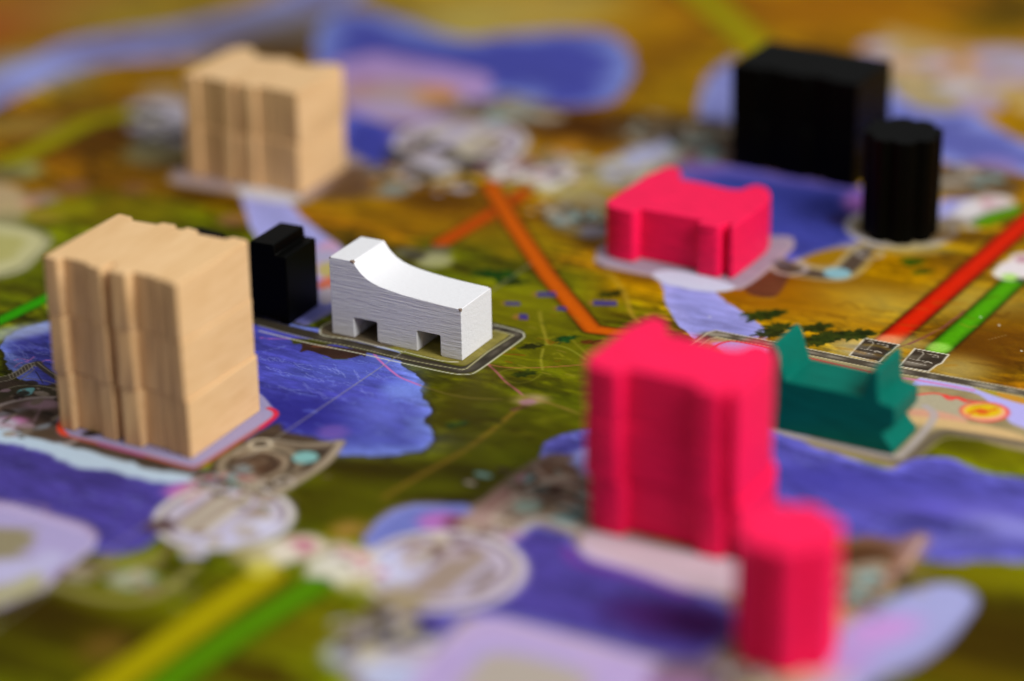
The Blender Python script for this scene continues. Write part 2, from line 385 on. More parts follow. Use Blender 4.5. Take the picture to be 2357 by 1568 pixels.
# white clutter left of the back natural stack
disc('A1', (950, 760), 0.5, (172, 158, 110), 0.35, 0.9); disc('A1', (1080, 740), 0.75, (176, 168, 184), 0.4, 0.95); disc('A1', (1150, 860), 0.7, (158, 156, 180), 0.4, 0.95); disc('A1', (1120, 950), 0.7, (104, 104, 110), 0.35, 0.9); disc('A1', (1060, 1030), 0.7, (140, 130, 92), 0.4, 0.85); disc('A1', (1090, 620), 0.5, (160, 136, 112), 0.35, 0.8); disc('A1', (1200, 800), 0.3, (176, 170, 176), 0.2, 0.9)
disc('A1', (490, 1265), 0.35, (124, 84, 60), 0.2, 0.9); disc('A1', (910, 1270), 0.3, (132, 90, 56), 0.2, 0.8); disc('A1', (650, 1340), 0.3, (92, 84, 6), 0.2, 0.8); disc('A1', (1570, 1480), 0.3, (132, 92, 62), 0.2, 0.9)
fill('A1', [(-300, 1230), (60, 1240), (200, 1330), (190, 1420), (60, 1530), (-300, 1560)], (190, 166, 132), 0.15, a=0.9); disc('A1', (290, 1340), 0.35, (150, 126, 116), 0.2, 0.9); disc('A1', (200, 1370), 0.2, (204, 150, 118), 0.15, 0.8); disc('A1', (60, 1480), 0.4, (132, 128, 84), 0.2, 0.6)
disc('A1', (150, 850), 1.1, (152, 124, 60), 0.6, 0.8, ry=0.6); disc('A1', (120, 1150), 0.5, (156, 156, 96), 0.3, 0.9); disc('A1', (30, 1180), 0.4, (98, 88, 60), 0.3, 0.7); disc('A1', (540, 690), 0.6, (108, 78, 26), 0.4, 0.7)
disc('A1', (320, 1450), 0.4, (160, 138, 50), 0.25, 0.8); disc('A1', (480, 1400), 0.5, (136, 132, 6), 0.3, 0.7)
pipe('A1', [(60, 1090), (280, 985), (600, 815), (880, 765)], 0.62, (150, 140, 0), rim=0.8)
# pale tile far left
fill('A4', [(-400, -40), (100, -10), (330, 60), (350, 130), (260, 230), (120, 330), (-400, 420)], (134, 132, 92), 0.06)
fill('A4', [(-400, -30), (80, 10), (270, 70), (290, 130), (200, 220), (70, 300), (-400, 380)], (196, 190, 140), 0.06)
line('A4', [(330, 110), (250, 210), (110, 320), (-100, 350)], 0.1, (176, 172, 132), 0.04)
fill('A4', [(-400, 60), (60, 70), (170, 110), (120, 180), (40, 240), (-400, 300)], (176, 170, 100), 0.15, a=0.8)
disc('A4', (90, 430), 1.0, (66, 62, 4), 0.5, 0.7, ry=0.3, ang=-0.4)

# ---- back right: pale clutter and lakes
pipe('A3', [(-60, -220), (150, -60), (560, 300), (640, 420)], 0.78, (158, 146, 2), rim=0.85)
lake('A3', [(420, 420), (330, 440), (230, 520), (180, 640), (160, 760), (210, 840), (420, 840)], (106, 110, 186), (140, 144, 196), w=0.9, seed=14, waves=0.2)
disc('A3', (60, 900), 1.4, (100, 84, 62), 0.6, 0.85, ry=0.9); disc('A3', (90, 950), 0.6, (116, 120, 112), 0.3, 0.9); disc('A3', (-180, 1080), 0.7, (120, 104, 84), 0.4, 0.8); disc('A3', (330, 950), 0.6, (110, 84, 60), 0.4, 0.8); disc('A3', (240, 1060), 0.9, (104, 84, 98), 0.5, 0.8, ry=0.6)
fill('A3', [(1400, 220), (1600, 230), (1900, 290), (2500, 330), (3200, 380), (3200, 700), (2357, 650), (2100, 720), (1800, 700), (1450, 640)], (182, 152, 98), 0.3, a=0.95)
disc('A3', (1700, 480), 0.9, (160, 140, 172), 0.5, 0.9, ry=0.7); disc('A3', (2000, 420), 1.0, (196, 142, 92), 0.6, 0.75); disc('A3', (2250, 400), 0.8, (168, 160, 196), 0.5, 0.9); disc('A3', (1800, 630), 1.2, (160, 146, 116), 0.5, 0.8); disc('A3', (2080, 560), 1.0, (190, 166, 116), 0.5, 0.7)
lake('A3', [(1400, 560), (1530, 660), (1700, 740), (2000, 760), (2200, 880), (2500, 1000), (3000, 1100), (3000, 1300), (2357, 1170), (2100, 1170), (1850, 1110), (1600, 1000), (1400, 900)], (88, 92, 172), (140, 148, 214), w=1.0, rag=0.12, seed=16, waves=0.25)
disc('A3', (2150, 1120), 0.5, (150, 128, 190), 0.35, 0.8)
disc('A3', (1950, 1170), 0.9, (104, 78, 62), 0.5, 0.95, ry=0.5); disc('A3', (1860, 1240), 0.42, (136, 146, 138), 0.2, 0.95); disc('A3', (2010, 1280), 0.7, (120, 94, 72), 0.4, 0.8); disc('A3', (2130, 1260), 0.6, (72, 48, 14), 0.4, 0.8)
# middle right lake
lake('A3', [(-30, 1190), (60, 1140), (200, 1110), (400, 1120), (800, 1190), (1280, 1270), (1380, 1350), (1380, 1500), (1280, 1600), (1080, 1740), (860, 1780), (640, 1700), (300, 1560), (100, 1360)],
     (56, 62, 158), (98, 98, 188), w=0.55, rag=0.08, seed=18, waves=0.4)
disc('A3', (1260, 1370), 0.35, (168, 108, 186), 0.2, 0.9, ry=0.6); disc('A3', (150, 1140), 0.5, (112, 82, 150), 0.3, 0.7); line('A3', [(300, 1130), (700, 1200), (1200, 1270)], 0.3, (120, 100, 184), 0.15, 0.8)
disc('A3', (1160, 1480), 0.35, (52, 44, 90), 0.25, 0.8)
# pale road left of the pink dam with its rim of ornaments
fill('P', [(1370, 385), (1440, 345), (1520, 310), (1590, 305), (1585, 350), (1520, 385), (1440, 430), (1390, 425)], (158, 152, 144), 0.15, a=0.95)
fill('P', [(1395, 380), (1450, 350), (1520, 325), (1560, 325), (1530, 355), (1450, 395), (1405, 405)], (164, 164, 192), 0.12)
fill('P', [(1270, 470), (1330, 430), (1400, 430), (1410, 500), (1390, 540), (1310, 540), (1270, 510)], (142, 122, 76), 0.15, a=0.9, rag=0.1)
disc('P', (1320, 500), 0.55, (96, 88, 72), 0.15, 0.9); disc('P', (1303, 508), 0.26, (128, 146, 146), 0.1, 0.95); disc('P', (1345, 510), 0.28, (72, 48, 24), 0.12, 0.9); ring('P', (1345, 508), 0.32, 0.1, (150, 142, 124), 0.05, 0.8); line('P', [(1290, 470), (1330, 450), (1390, 470)], 0.16, (150, 140, 128), 0.06, 0.9); disc('P', (1370, 535), 0.3, (140, 140, 168), 0.12, 0.8)
patch((1260, 440), 1.0, 0.3, (168, 156, 90), 0.7, -0.1)


GM = [(205,200,205),(60,48,40),(150,140,130),(176,170,190),(96,84,70),(190,180,150),(40,34,30)]; DM = [(150,138,118),(46,36,28),(110,92,74),(176,164,146),(70,56,44),(120,160,160)]; WM = [(228,222,222),(214,206,204),(120,100,100),(190,120,140),(236,232,228),(90,80,78)]
plate('A2', (830, 960), 1.35, 7)
clutter('A2', (830, 1060), 1.6, 0.5, 50, GM, 0.08, 0.4, 1); clutter('A2', (1120, 760), 1.0, 0.5, 30, DM, 0.1, 0.35, 2); clutter('A2', (1150, 1150), 0.6, 0.4, 26, WM, 0.06, 0.22, 3); clutter('A2', (1430, 1180), 0.7, 0.5, 34, WM, 0.06, 0.22, 4)
clutter('A2', (420, 1180), 1.4, 0.5, 50, GM, 0.08, 0.28, 5); clutter('A1', (1100, 850), 0.6, 1.3, 60, GM, 0.08, 0.32, 6, 0.5); clutter('P', (1325, 495), 0.8, 0.45, 46, DM, 0.05, 0.2, 7)
clutter('A3', (60, 900), 1.6, 0.9, 50, DM, 0.08, 0.35, 8); clutter('A3', (1950, 1200), 1.0, 0.5, 36, DM, 0.08, 0.3, 9); clutter('Z4', (1060, 690), 0.6, 0.35, 30, WM, 0.05, 0.16, 10); clutter('A3', (-420, 1140), 1.6, 0.5, 30, [(170,166,176),(190,180,150),(120,110,96)], 0.1, 0.3, 11)
clutter('A3', (1900, 500), 2.2, 1.6, 50, [(196,170,120),(170,150,190),(206,150,104),(140,124,86),(190,184,200)], 0.15, 0.6, 12)
#CLUTTER2
# ---- orange pipes in the middle
pipe('P', [(1210, 440), (1150, 480), (1015, 560)], 0.36, (186, 74, 0), rim=0.7)
line('P', [(935, 582), (985, 590), (1010, 578)], 0.5, (96, 92, 66), 0.12); disc('P', (1000, 600), 0.35, (164, 162, 116), 0.15, 0.9); disc('P', (955, 590), 0.2, (60, 54, 42), 0.1, 0.9)
pipe('P', [(1128, 425), (1180, 515), (1262, 636), (1363, 758), (1440, 768)], 0.36, (196, 88, 0), rim=0.55)

# ---- river below the back natural stack, with its foam
lake('P', [(560, 440), (640, 440), (668, 470), (690, 495), (740, 535), (800, 580), (900, 700), (760, 700), (640, 600), (585, 540), (566, 490)], (150, 150, 214), (166, 164, 222), w=0.5, rag=0.04, seed=21, waves=0.35, region='printed_river')
fill('P', [(398, 400), (420, 385), (700, 330), (826, 362), (815, 400), (700, 468), (660, 462), (408, 425)], (158, 138, 136), 0.1, var=0.08)
fill('P', [(545, 432), (600, 425), (680, 440), (690, 456), (665, 468), (560, 452)], (206, 202, 206), 0.1)
fill('P', [(800, 380), (860, 400), (820, 440), (740, 462), (745, 440)], (92, 66, 42), 0.2, a=0.85)

# ---- site printed under the black turbine house and the lake shore there
fill('P', [(560, 700), (735, 640), (800, 660), (790, 690), (720, 740), (660, 765), (570, 745)], (120, 122, 192), 0.05, rag=0.03)
fill('P', [(730, 570), (775, 560), (790, 640), (740, 650)], (196, 150, 178), 0.06, a=0.9)
fill('P', [(735, 610), (775, 600), (780, 630), (740, 636)], (176, 168, 84), 0.05, a=0.8); fill('P', [(735, 648), (780, 632), (785, 660), (740, 668)], (196, 100, 70), 0.04, a=0.9); fill('P', [(735, 670), (775, 660), (775, 690), (742, 700)], (168, 158, 164), 0.05, a=0.9)
disc('P', (745, 590), 0.3, (160, 162, 190), 0.15, 0.8)
line('P', [(640, 775), (720, 738), (790, 700)], 0.14, (132, 130, 190), 0.03, 0.9)

# ---- main lake in front of the white piece
lake('P', [(2, 800), (20, 772), (60, 752), (110, 742), (240, 716), (420, 716), (560, 728), (700, 752), (860, 790), (940, 850), (968, 878), (972, 905), (990, 945), (980, 965), (992, 1000), (982, 1030), (930, 1046), (850, 1050), (760, 1044), (650, 1030), (500, 1000), (300, 980), (150, 930), (70, 890), (20, 850)],
     (62, 62, 158), (116, 132, 212), w=0.7, rag=0.10, rags=3.5, seed=25, waves=1.0, halo=((40, 34, 2), 0.75))
disc('P', (40, 765), 0.8, (162, 170, 196), 0.3, 0.7, ry=0.3, ang=0.4)
disc('P', (690, 970), 1.1, (42, 40, 130), 0.8, 0.6, ry=0.8, ang=-0.5); disc('P', (950, 1000), 0.2, (98, 108, 170), 0.15, 0.5)
disc('P', (930, 890), 0.35, (112, 132, 226), 0.25, 0.6)
disc('P', (875, 950), 0.6, (108, 118, 206), 0.5, 0.6, ry=0.7, hard=False); disc('P', (925, 900), 0.3, (122, 142, 222), 0.25, 0.7, ry=0.3, hard=False); disc('P', (640, 960), 1.0, (44, 40, 128), 0.8, 0.6, ry=0.9, hard=False); disc('P', (850, 1020), 0.9, (92, 104, 190), 0.5, 0.6, ry=0.35, hard=False); disc('P', (820, 850), 0.9, (104, 120, 220), 0.6, 0.55, ry=0.5, hard=False)
rs = np.random.RandomState(5)
for T, a in (('Z2', [(110, 440, 270, 505), (180, 570, 330, 610), (350, 560, 520, 655), (370, 500, 500, 540), (470, 440, 600, 480), (560, 560, 760, 555), (700, 470, 740, 520), (560, 440, 640, 500), (780, 480, 900, 520), (740, 600, 840, 640), (120, 390, 230, 400), (300, 420, 420, 450)]),
             ('Z1', [(40, 300, 230, 330), (30, 360, 140, 420), (120, 330, 200, 390), (60, 400, 260, 400), (180, 300, 380, 340), (240, 360, 390, 370), (280, 470, 400, 500)])):
    for x0, y0, x1, y1 in a:
        for rep in range(2):
            n = 7; pts = [(x0 + (x1 - x0) * i / n + rs.uniform(-9, 9), y0 + (y1 - y0) * i / n + rs.uniform(-9, 9) + rep * 16) for i in range(n + 1)]
            line(T, pts, 0.014, (176, 188, 240), 0.012, 0.38)
line('Z1', [(100, 420), (150, 410), (200, 420), (240, 395)], 0.02, (214, 130, 190), 0.012, 0.9); line('Z1', [(100, 470), (140, 440), (200, 430)], 0.02, (214, 130, 190), 0.012, 0.8); line('Z1', [(270, 450), (320, 420), (400, 430)], 0.02, (214, 130, 190), 0.012, 0.8)
line('Z2', [(70, 255), (160, 262), (330, 262)], 0.025, (190, 110, 190), 0.012, 0.8)
line('Z2', [(800, 310), (850, 382), (900, 432), (955, 480), (1010, 520), (1075, 548), (1145, 575)], 0.045, (196, 112, 178), 0.014, 0.9)
line('Z2', [(1145, 575), (1300, 625), (1480, 660), (1700, 670)], 0.035, (130, 112, 60), 0.02, 0.6)
disc('Z2', (560, 890), 0.25, (128, 92, 170), 0.2, 0.6); line('Z2', [(500, 990), (600, 960)], 0.16, (76, 60, 90), 0.08, 0.8)

for i in range(46):
    x = rs.uniform(90, 1100); y = rs.uniform(420, 900); l = rs.uniform(40, 150)
    line('Z2', [(x, y), (x + l * 0.5, y + rs.uniform(-6, 14)), (x + l, y + rs.uniform(0, 26))], rs.uniform(0.015, 0.06), [(96, 110, 206), (50, 48, 140), (120, 136, 222), (70, 66, 166)][i % 4], 0.03, 0.45)
lum = None
# brown barge printed on the lake below the frame
fill('Z2', [(275, 258), (420, 262), (560, 300), (330, 300), (285, 298)], (62, 62, 14), 0.02, rag=0.03, sm=False)
fill('Z2', [(345, 280), (790, 345), (775, 385), (750, 372), (700, 388), (640, 398), (560, 398), (520, 378), (470, 365), (430, 350), (385, 340), (335, 355), (350, 320)], (58, 38, 30), 0.012, sm=False, var=0.3)
line('Z2', [(425, 312), (540, 318)], 0.05, (118, 66, 40), 0.02); line('Z2', [(492, 385), (520, 395), (600, 400), (660, 398)], 0.03, (70, 92, 96), 0.012, 0.9)

# seam colour, thin roads of the map
line('Z2', [(1530, 345), (1600, 430), (1665, 490), (1720, 550), (1800, 610), (1850, 655)], 0.05, (168, 92, 110), 0.018, 0.85)
line('Z2', [(1600, 430), (1700, 452), (1850, 458), (2050, 450), (2330, 430)], 0.035, (164, 100, 70), 0.015, 0.75)
line('Z2', [(1680, 490), (1730, 470), (1850, 458)], 0.03, (158, 150, 70), 0.015, 0.45)
line('Z2', [(1690, 500), (1740, 545), (1820, 560), (1900, 540), (1960, 500)], 0.03, (142, 138, 50), 0.015, 0.45)
line('Z2', [(1650, 360), (1850, 372)], 0.035, (122, 60, 10), 0.015, 0.8)
disc('Z2', (1890, 670), 0.28, (172, 150, 108), 0.2, 0.9, ry=0.2); line('Z2', [(1850, 660), (1960, 680), (2060, 710), (2200, 760)], 0.07, (140, 110, 60), 0.04, 0.7)
line('Z2', [(1860, 690), (1790, 745), (1700, 820), (1600, 900), (1480, 990), (1330, 1080), (1150, 1180), (900, 1330)], 0.09, (132, 100, 34), 0.05, 0.75); disc('Z2', (1870, 690), 0.14, (156, 112, 130), 0.06, 0.8)
line('Z2', [(1850, 720), (1770, 740)], 0.1, (92, 58, 54), 0.04, 0.8)
line('Z2', [(1950, 80), (1965, 160), (1990, 250), (2000, 300)], 0.06, (150, 138, 46), 0.03, 0.7); line('Z2', [(1975, 330), (1960, 400), (1970, 470)], 0.05, (146, 140, 48), 0.025, 0.7)
line('Z2', [(1990, 300), (2060, 305), (2150, 330), (2260, 400)], 0.05, (138, 138, 50), 0.025, 0.6); line('Z2', [(2150, 240), (2200, 300), (2280, 370)], 0.05, (140, 132, 40), 0.03, 0.5)
for i, (x, y) in enumerate([(2000, 490), (2160, 500), (2100, 340), (1840, 440), (1900, 180)]):
    line('Z2', [(x - 30, y), (x, y + 6), (x + 26, y + 14)], 0.03, (150, 128, 70), 0.015, 0.5)
line('A5', [(1800, 300), (1880, 380), (1940, 480), (1980, 600), (2040, 660)], 0.09, (168, 138, 44), 0.04, 0.7)
line('A5', [(560, 1080), (560, 1080)], 0.02, (0, 0, 0), 0.01, 0.0)
tree('Z2', (2125, 262), 0.26, (22, 72, 26), 0.6, 1); tree('Z2', (1900, 312), 0.26, (44, 46, 8), 0.4, 2); tree('Z2', (1838, 497), 0.24, (40, 56, 8), 0.5, 3); tree('Z2', (1390, 838), 0.22, (40, 68, 30), 0.3, 4)
tree('A5', (1060, 335), 0.5, (28, 76, 12), -0.3, 5); tree('A5', (1185, 385), 0.3, (44, 62, 8), 0.2, 6); tree('A5', (1835, 465), 0.3, (56, 56, 6), 0.4, 7); tree('A5', (1700, 790), 0.2, (104, 50, 12), 0.2, 8)
tree('Z2', (1610, 820), 0.25, (52, 44, 4), 0.2, 9)
for (x0, y0, x1, y1, wd) in [(1130, 528, 1230, 532, 0.17), (1345, 468, 1470, 468, 0.24), (1480, 562, 1540, 566, 0.2), (1725, 525, 1880, 528, 0.26), (1225, 618, 1280, 622, 0.32)]:
    line('A5', [(x0 - 4, y0), (x0 + 20, y0)], wd * 0.75, (150, 106, 60), 0.03, 0.7, sm=False)
    fill('A5', [(x0, y0 - wd * 62), (x1, y1 - wd * 62), (x1 + 4, y1 + wd * 62), (x0 - 4, y0 + wd * 62)], (62, 52, 118), 0.02, sm=False)
# light wash strokes on the green land
for i in range(26):
    x = rs.uniform(1700, 2300); y = rs.uniform(60, 480); l = rs.uniform(30, 110)
    line('Z2', [(x, y), (x + l * 0.5, y + rs.uniform(-10, 14)), (x + l, y + rs.uniform(-4, 24))], rs.uniform(0.02, 0.05), [(146, 140, 40), (70, 74, 6), (150, 70, 14)][i % 3], 0.02, 0.4)

for i in range(70):
    x = rs.uniform(1150, 2330); y = rs.uniform(430, 1000); l = rs.uniform(20, 90)
    disc('Z2', (x, y), rs.uniform(0.05, 0.22), [(118, 122, 10), (52, 46, 2), (84, 86, 4), (136, 132, 24), (44, 34, 2)][i % 5], 0.12, 0.4, ry=rs.uniform(0.03, 0.09), ang=rs.uniform(-0.9, 0.4))
# ---- frame printed round the white piece
fr_o = [(545, 728), (640, 752), (800, 790), (930, 828), (1060, 857), (1082, 855), (1100, 846), (1150, 812), (1200, 777), (1206, 770), (1196, 762), (1130, 745), (940, 698), (800, 668)]
fill('P', [(745, 770), (740, 758), (790, 726), (900, 690), (1165, 752), (1183, 762), (1170, 776), (1082, 836), (1070, 841), (1040, 836), (900, 800), (780, 778)], (132, 122, 60), 0.03, var=0.25)
fill('P', [(736, 766), (760, 740), (800, 730), (900, 740), (900, 800), (780, 776)], (96, 84, 70), 0.06, a=0.9, var=0.2)
fill('Z2', [(822, 312), (900, 315), (1010, 350), (1020, 372), (960, 368), (830, 335)], (150, 166, 226), 0.02, sm=False)
FR = [(560, 731), (640, 752), (800, 791), (930, 824), (1058, 852), (1080, 850), (1096, 842), (1150, 803), (1192, 773), (1186, 764), (1130, 750), (1040, 728)]
line('P', FR, 0.27, (56, 50, 40), 0.02, wob=0.01, sm=False, region='printed_frame')
n = len(FR)
for k in range(60):
    t = rs.uniform(0, 0.999) * (n - 1); i = int(t); f = t - i
    x = FR[i][0] + (FR[i + 1][0] - FR[i][0]) * f; y = FR[i][1] + (FR[i + 1][1] - FR[i][1]) * f
    disc('P', (x, y), rs.uniform(0.05, 0.14), [(104, 96, 84), (44, 38, 30), (120, 112, 98)][k % 3], 0.05, 0.4, ry=0.035, ang=-0.52 if x < 1060 else 1.04)
line('Z2', [(60, 208), (400, 292), (700, 352), (950, 408), (1280, 480), (1400, 500), (1470, 500), (1530, 480), (1700, 360), (1830, 265), (1845, 240), (1825, 215), (1700, 180), (1640, 168)], 0.03, (206, 204, 180), 0.014, 0.95)
line('Z2', [(60, 172), (400, 262), (700, 318), (980, 385), (1200, 430), (1430, 470)], 0.022, (176, 172, 128), 0.014, 0.9)
line('Z2', [(1430, 470), (1460, 462), (1600, 350), (1775, 238), (1745, 228), (1650, 205)], 0.026, (206, 200, 150), 0.014, 0.9, sm=False)
line('Z2', [(545, 150), (490, 175), (472, 210), (500, 240), (700, 270), (900, 320), (1040, 350), (1180, 385), (1300, 412), (1400, 418)], 0.03, (206, 202, 176), 0.014, 0.95)

# ---- river below the pink dam with foam and the brown landing beside it
lake('A5', [(2180, 330), (2357, 300), (2520, 340), (2530, 420), (2620, 520), (2800, 640), (2900, 760), (2560, 900), (2400, 780), (2290, 660), (2230, 560), (2190, 440)], (138, 138, 212), (158, 156, 220), w=0.4, rag=0.05, rags=4, seed=31, waves=0.5, region='printed_river')
fill('A6', [(480, 420), (620, 330), (820, 240), (760, 380), (700, 470), (640, 490), (520, 470)], (96, 52, 38), 0.04, a=0.9, var=0.15)
fill('P', [(1372, 592), (1395, 560), (1560, 520), (1700, 540), (1815, 545), (1826, 560), (1812, 585), (1725, 655), (1680, 665), (1520, 640), (1385, 612)], (154, 140, 156), 0.03, var=0.06)
line('P', [(1374, 592), (1390, 610), (1520, 638), (1660, 662), (1700, 660), (1735, 645), (1818, 575), (1822, 558), (1808, 548)], 0.07, (176, 160, 164), 0.03, 0.8)
line('P', [(1372, 606), (1400, 622), (1510, 646)], 0.1, (74, 46, 30), 0.05, 0.8)
fill('P', [(1505, 628), (1560, 622), (1640, 640), (1690, 660), (1660, 672), (1600, 668), (1520, 650)], (198, 200, 222), 0.05, rag=0.04)

# printed pond walk right of the pink dam
fill('P', [(1850, 590), (1960, 560), (2010, 570), (2000, 595), (1960, 640), (1900, 645), (1830, 625)], (162, 150, 120), 0.08, a=0.8)
line('A6', [(760, 290), (860, 310), (960, 330), (1060, 335), (1160, 300), (1230, 230), (1290, 170)], 0.34, (76, 62, 52), 0.04, 0.95)
fill('A6', [(860, 240), (960, 190), (1100, 160), (1180, 170), (1140, 220), (1080, 270), (960, 275), (880, 260)], (150, 112, 14), 0.03)
line('A6', [(830, 230), (960, 290), (1060, 290), (1160, 200), (1250, 140)], 0.06, (186, 168, 124), 0.025, 0.8); line('A6', [(780, 340), (900, 360), (1100, 375), (1230, 340), (1330, 240)], 0.06, (178, 160, 116), 0.03, 0.8)
disc('A6', (1100, 325), 0.25, (132, 176, 186), 0.04, 0.98); ring('A6', (780, 290), 0.3, 0.1, (172, 158, 154), 0.04, 0.9); disc('A6', (730, 260), 0.18, (88, 78, 84), 0.06, 0.9); ring('A6', (1320, 190), 0.22, 0.09, (158, 150, 142), 0.04, 0.9)
# site ring under the black tower
disc('Z4', (560, 800), 1.05, (166, 158, 144), 0.06, 0.95, region='printed_disc'); ring('Z4', (560, 800), 1.0, 0.12, (190, 184, 188), 0.04, 0.95); disc('Z4', (560, 800), 0.84, (150, 132, 104), 0.1, 0.8); disc('Z4', (310, 790), 0.2, (150, 134, 90), 0.1, 0.9)
disc('Z4', (650, 940), 0.6, (180, 160, 96), 0.3, 0.7, ry=0.25)
lake('Z4', [(800, 640), (900, 630), (1010, 620), (1020, 690), (930, 750), (810, 750)], (140, 138, 206), (168, 166, 220), w=0.4, seed=35, waves=0.3, region='printed_river')
disc('Z4', (1060, 680), 0.45, (214, 206, 206), 0.14, 0.95); disc('Z4', (1140, 640), 0.4, (214, 204, 200), 0.12, 0.95); disc('Z4', (1130, 650), 0.22, (176, 96, 118), 0.12, 0.9); disc('Z4', (970, 730), 0.35, (208, 202, 202), 0.1, 0.9); disc('Z4', (1000, 770), 0.12, (90, 80, 76), 0.06, 0.8); disc('Z4', (990, 790), 0.2, (196, 190, 188), 0.1, 0.8); disc('Z4', (1180, 660), 0.25, (206, 190, 190), 0.1, 0.9)
disc('Z4', (870, 770), 0.3, (120, 104, 84), 0.12, 0.8)
patch((2230, 545), 1.0, 0.3, (70, 40, 4), 0.7, -0.2)
pipe('Z4', [(1070, 770), (1160, 725), (1300, 690)], 0.42, (90, 140, 6), rim=0.8)
# red and green pipes with their printed plant houses
pipe('P', [(2042, 788), (2200, 652), (2357, 515), (2520, 370)], 0.46, (206, 34, 4), rim=0.42)
pipe('P', [(2158, 806), (2240, 734), (2334, 646)], 0.42, (76, 152, 6), rim=0.45)
disc('Z4', (1260, 1060), 0.3, (214, 206, 206), 0.05, 0.97); disc('Z4', (1240, 1090), 0.32, (220, 214, 210), 0.05, 0.97); disc('Z4', (1320, 1050), 0.4, (220, 210, 212), 0.06, 0.97); disc('Z4', (1340, 1000), 0.3, (220, 208, 206), 0.05, 0.97); disc('Z4', (1320, 1000), 0.14, (172, 110, 130), 0.06, 0.9); disc('Z4', (1300, 1130), 0.1, (60, 56, 56), 0.04, 0.9); disc('Z4', (1240, 1110), 0.14, (160, 210, 90), 0.08, 0.9)
disc('P', (2046, 782), 0.2, (250, 130, 96), 0.14, 0.75); disc('P', (2162, 800), 0.2, (160, 214, 96), 0.14, 0.75)
patch((1975, 800), 0.5, 0.45, (196, 178, 124), 0.8); patch((2205, 850), 0.5, 0.5, (190, 168, 96), 0.7); patch((2090, 790), 0.35, 0.3, (190, 172, 110), 0.6)
for (q, c0) in (([(1230, 250), (1562, 312), (1530, 335), (1490, 375), (1440, 408), (1370, 478), (1080, 415)], 0), ([(1712, 350), (2040, 408), (2010, 440), (1970, 490), (1920, 510), (1840, 570), (1560, 520)], 1)):
    fill('T', q, (56, 46, 36), 0.012, sm=False, var=0.35, region='printed_plant_house')
    line('T', q + [q[0]], 0.03, (222, 214, 196), 0.012, 0.95, sm=False)
    ox, oy = (0, 0) if not c0 else (485, 100)
    for l in ([(1310, 300), (1250, 360)], [(1250, 358), (1385, 385)], [(1350, 300), (1450, 318), (1450, 335), (1400, 330)], [(1320, 385), (1350, 372), (1390, 392)], [(1260, 275), (1300, 280), (1310, 295)], [(1180, 345), (1240, 360)], [(1140, 372), (1330, 410)]):
        line('T', [(a + ox, b + oy) for a, b in l], 0.022, (196, 188, 172), 0.014, 0.8, sm=False)
    disc('T', (1200 + ox, 395 + oy), 0.2, (186, 176, 160), 0.12, 0.6, ry=0.07, ang=-0.4); disc('T', (1180 + ox, 330 + oy), 0.2, (120, 112, 96), 0.1, 0.6, ry=0.08)
line('T', [(1650, 310), (1790, 250), (1900, 190), (1990, 140), (2050, 90), (2170, 10)], 0.03, (118, 56, 70), 0.012, 0.8); line('A6', [(1500, 830), (1600, 790), (1700, 740), (1840, 670), (1960, 570)], 0.025, (120, 60, 70), 0.012, 0.6)
for i, (x, y, r) in enumerate([(580, 610, 0.4), (690, 590, 0.28), (700, 690, 0.36), (640, 735, 0.32), (955, 690, 0.32), (1040, 750, 0.42), (960, 775, 0.4), (1210, 745, 0.4), (1270, 735, 0.24)]):
    tree('A6', (x, y), r, (42, 64, 10) if i < 2 else (50, 62, 14), 0.35, 20 + i)
tree('A6', (1610, 250), 0.3, (50, 92, 12), 0.2, 40); tree('A6', (1680, 315), 0.26, (76, 96, 12), 0.2, 41)
for i in range(40):
    x = rs.uniform(500, 2300); y = rs.uniform(480, 1020); l = rs.uniform(50, 200)
    line('A6', [(x, y), (x + l * 0.5, y + rs.uniform(-24, 20)), (x + l, y + rs.uniform(-30, 40))], rs.uniform(0.03, 0.1), [(176, 140, 40), (84, 50, 2), (150, 92, 6), (110, 74, 4)][i % 4], 0.05, 0.35)
for x, y in [(2190, 675), (2340, 848), (1420, 1500), (2065, 620), (240, 620)]:
    disc('A6', (x, y), 0.025, (220, 220, 214), 0.01, 0.8)
line('A6', [(2120, 772), (2240, 742)], 0.012, (176, 150, 110), 0.01, 0.6, sm=False)

# ---- big frame around the teal piece
fill('P', [(1590, 830), (1640, 770), (1760, 790), (2060, 850), (2357, 905), (2800, 990), (2800, 1110), (2357, 1040), (2170, 995), (2085, 1076), (2060, 1078), (1760, 1005), (1560, 960)], (150, 134, 96), 0.03, var=0.2)
fill('P', [(1640, 790), (1760, 800), (1790, 850), (1700, 870), (1600, 850)], (172, 150, 210), 0.05)
fill('P', [(1600, 800), (1640, 795), (1690, 850), (1640, 860)], (150, 84, 30), 0.05, a=0.8)
fill('Z3', [(1730, 540), (1780, 525), (1950, 545), (2100, 600), (2357, 680), (3000, 800), (3000, 1000), (2357, 830), (2240, 760), (2100, 640), (1950, 600), (1800, 580), (1700, 575)], (172, 166, 222), 0.03)
fill('Z3', [(2060, 580), (2357, 650), (3000, 790), (3000, 830), (2357, 690), (2100, 610)], (160, 142, 30), 0.03, a=0.9); fill('Z3', [(2200, 620), (2357, 655), (2357, 690), (2230, 650)], (196, 132, 50), 0.04, a=0.8)
fill('Z3', [(1700, 640), (1900, 640), (2050, 700), (2010, 780), (1850, 760), (1700, 720)], (168, 158, 132), 0.04); fill('Z3', [(1700, 720), (1850, 730), (2010, 775), (1990, 800), (1700, 760)], (206, 150, 124), 0.05, a=0.9)
fill('Z3', [(1680, 760), (1900, 780), (2200, 830), (2357, 880), (2357, 910), (2000, 850), (1700, 800)], (206, 172, 120), 0.05, a=0.9)
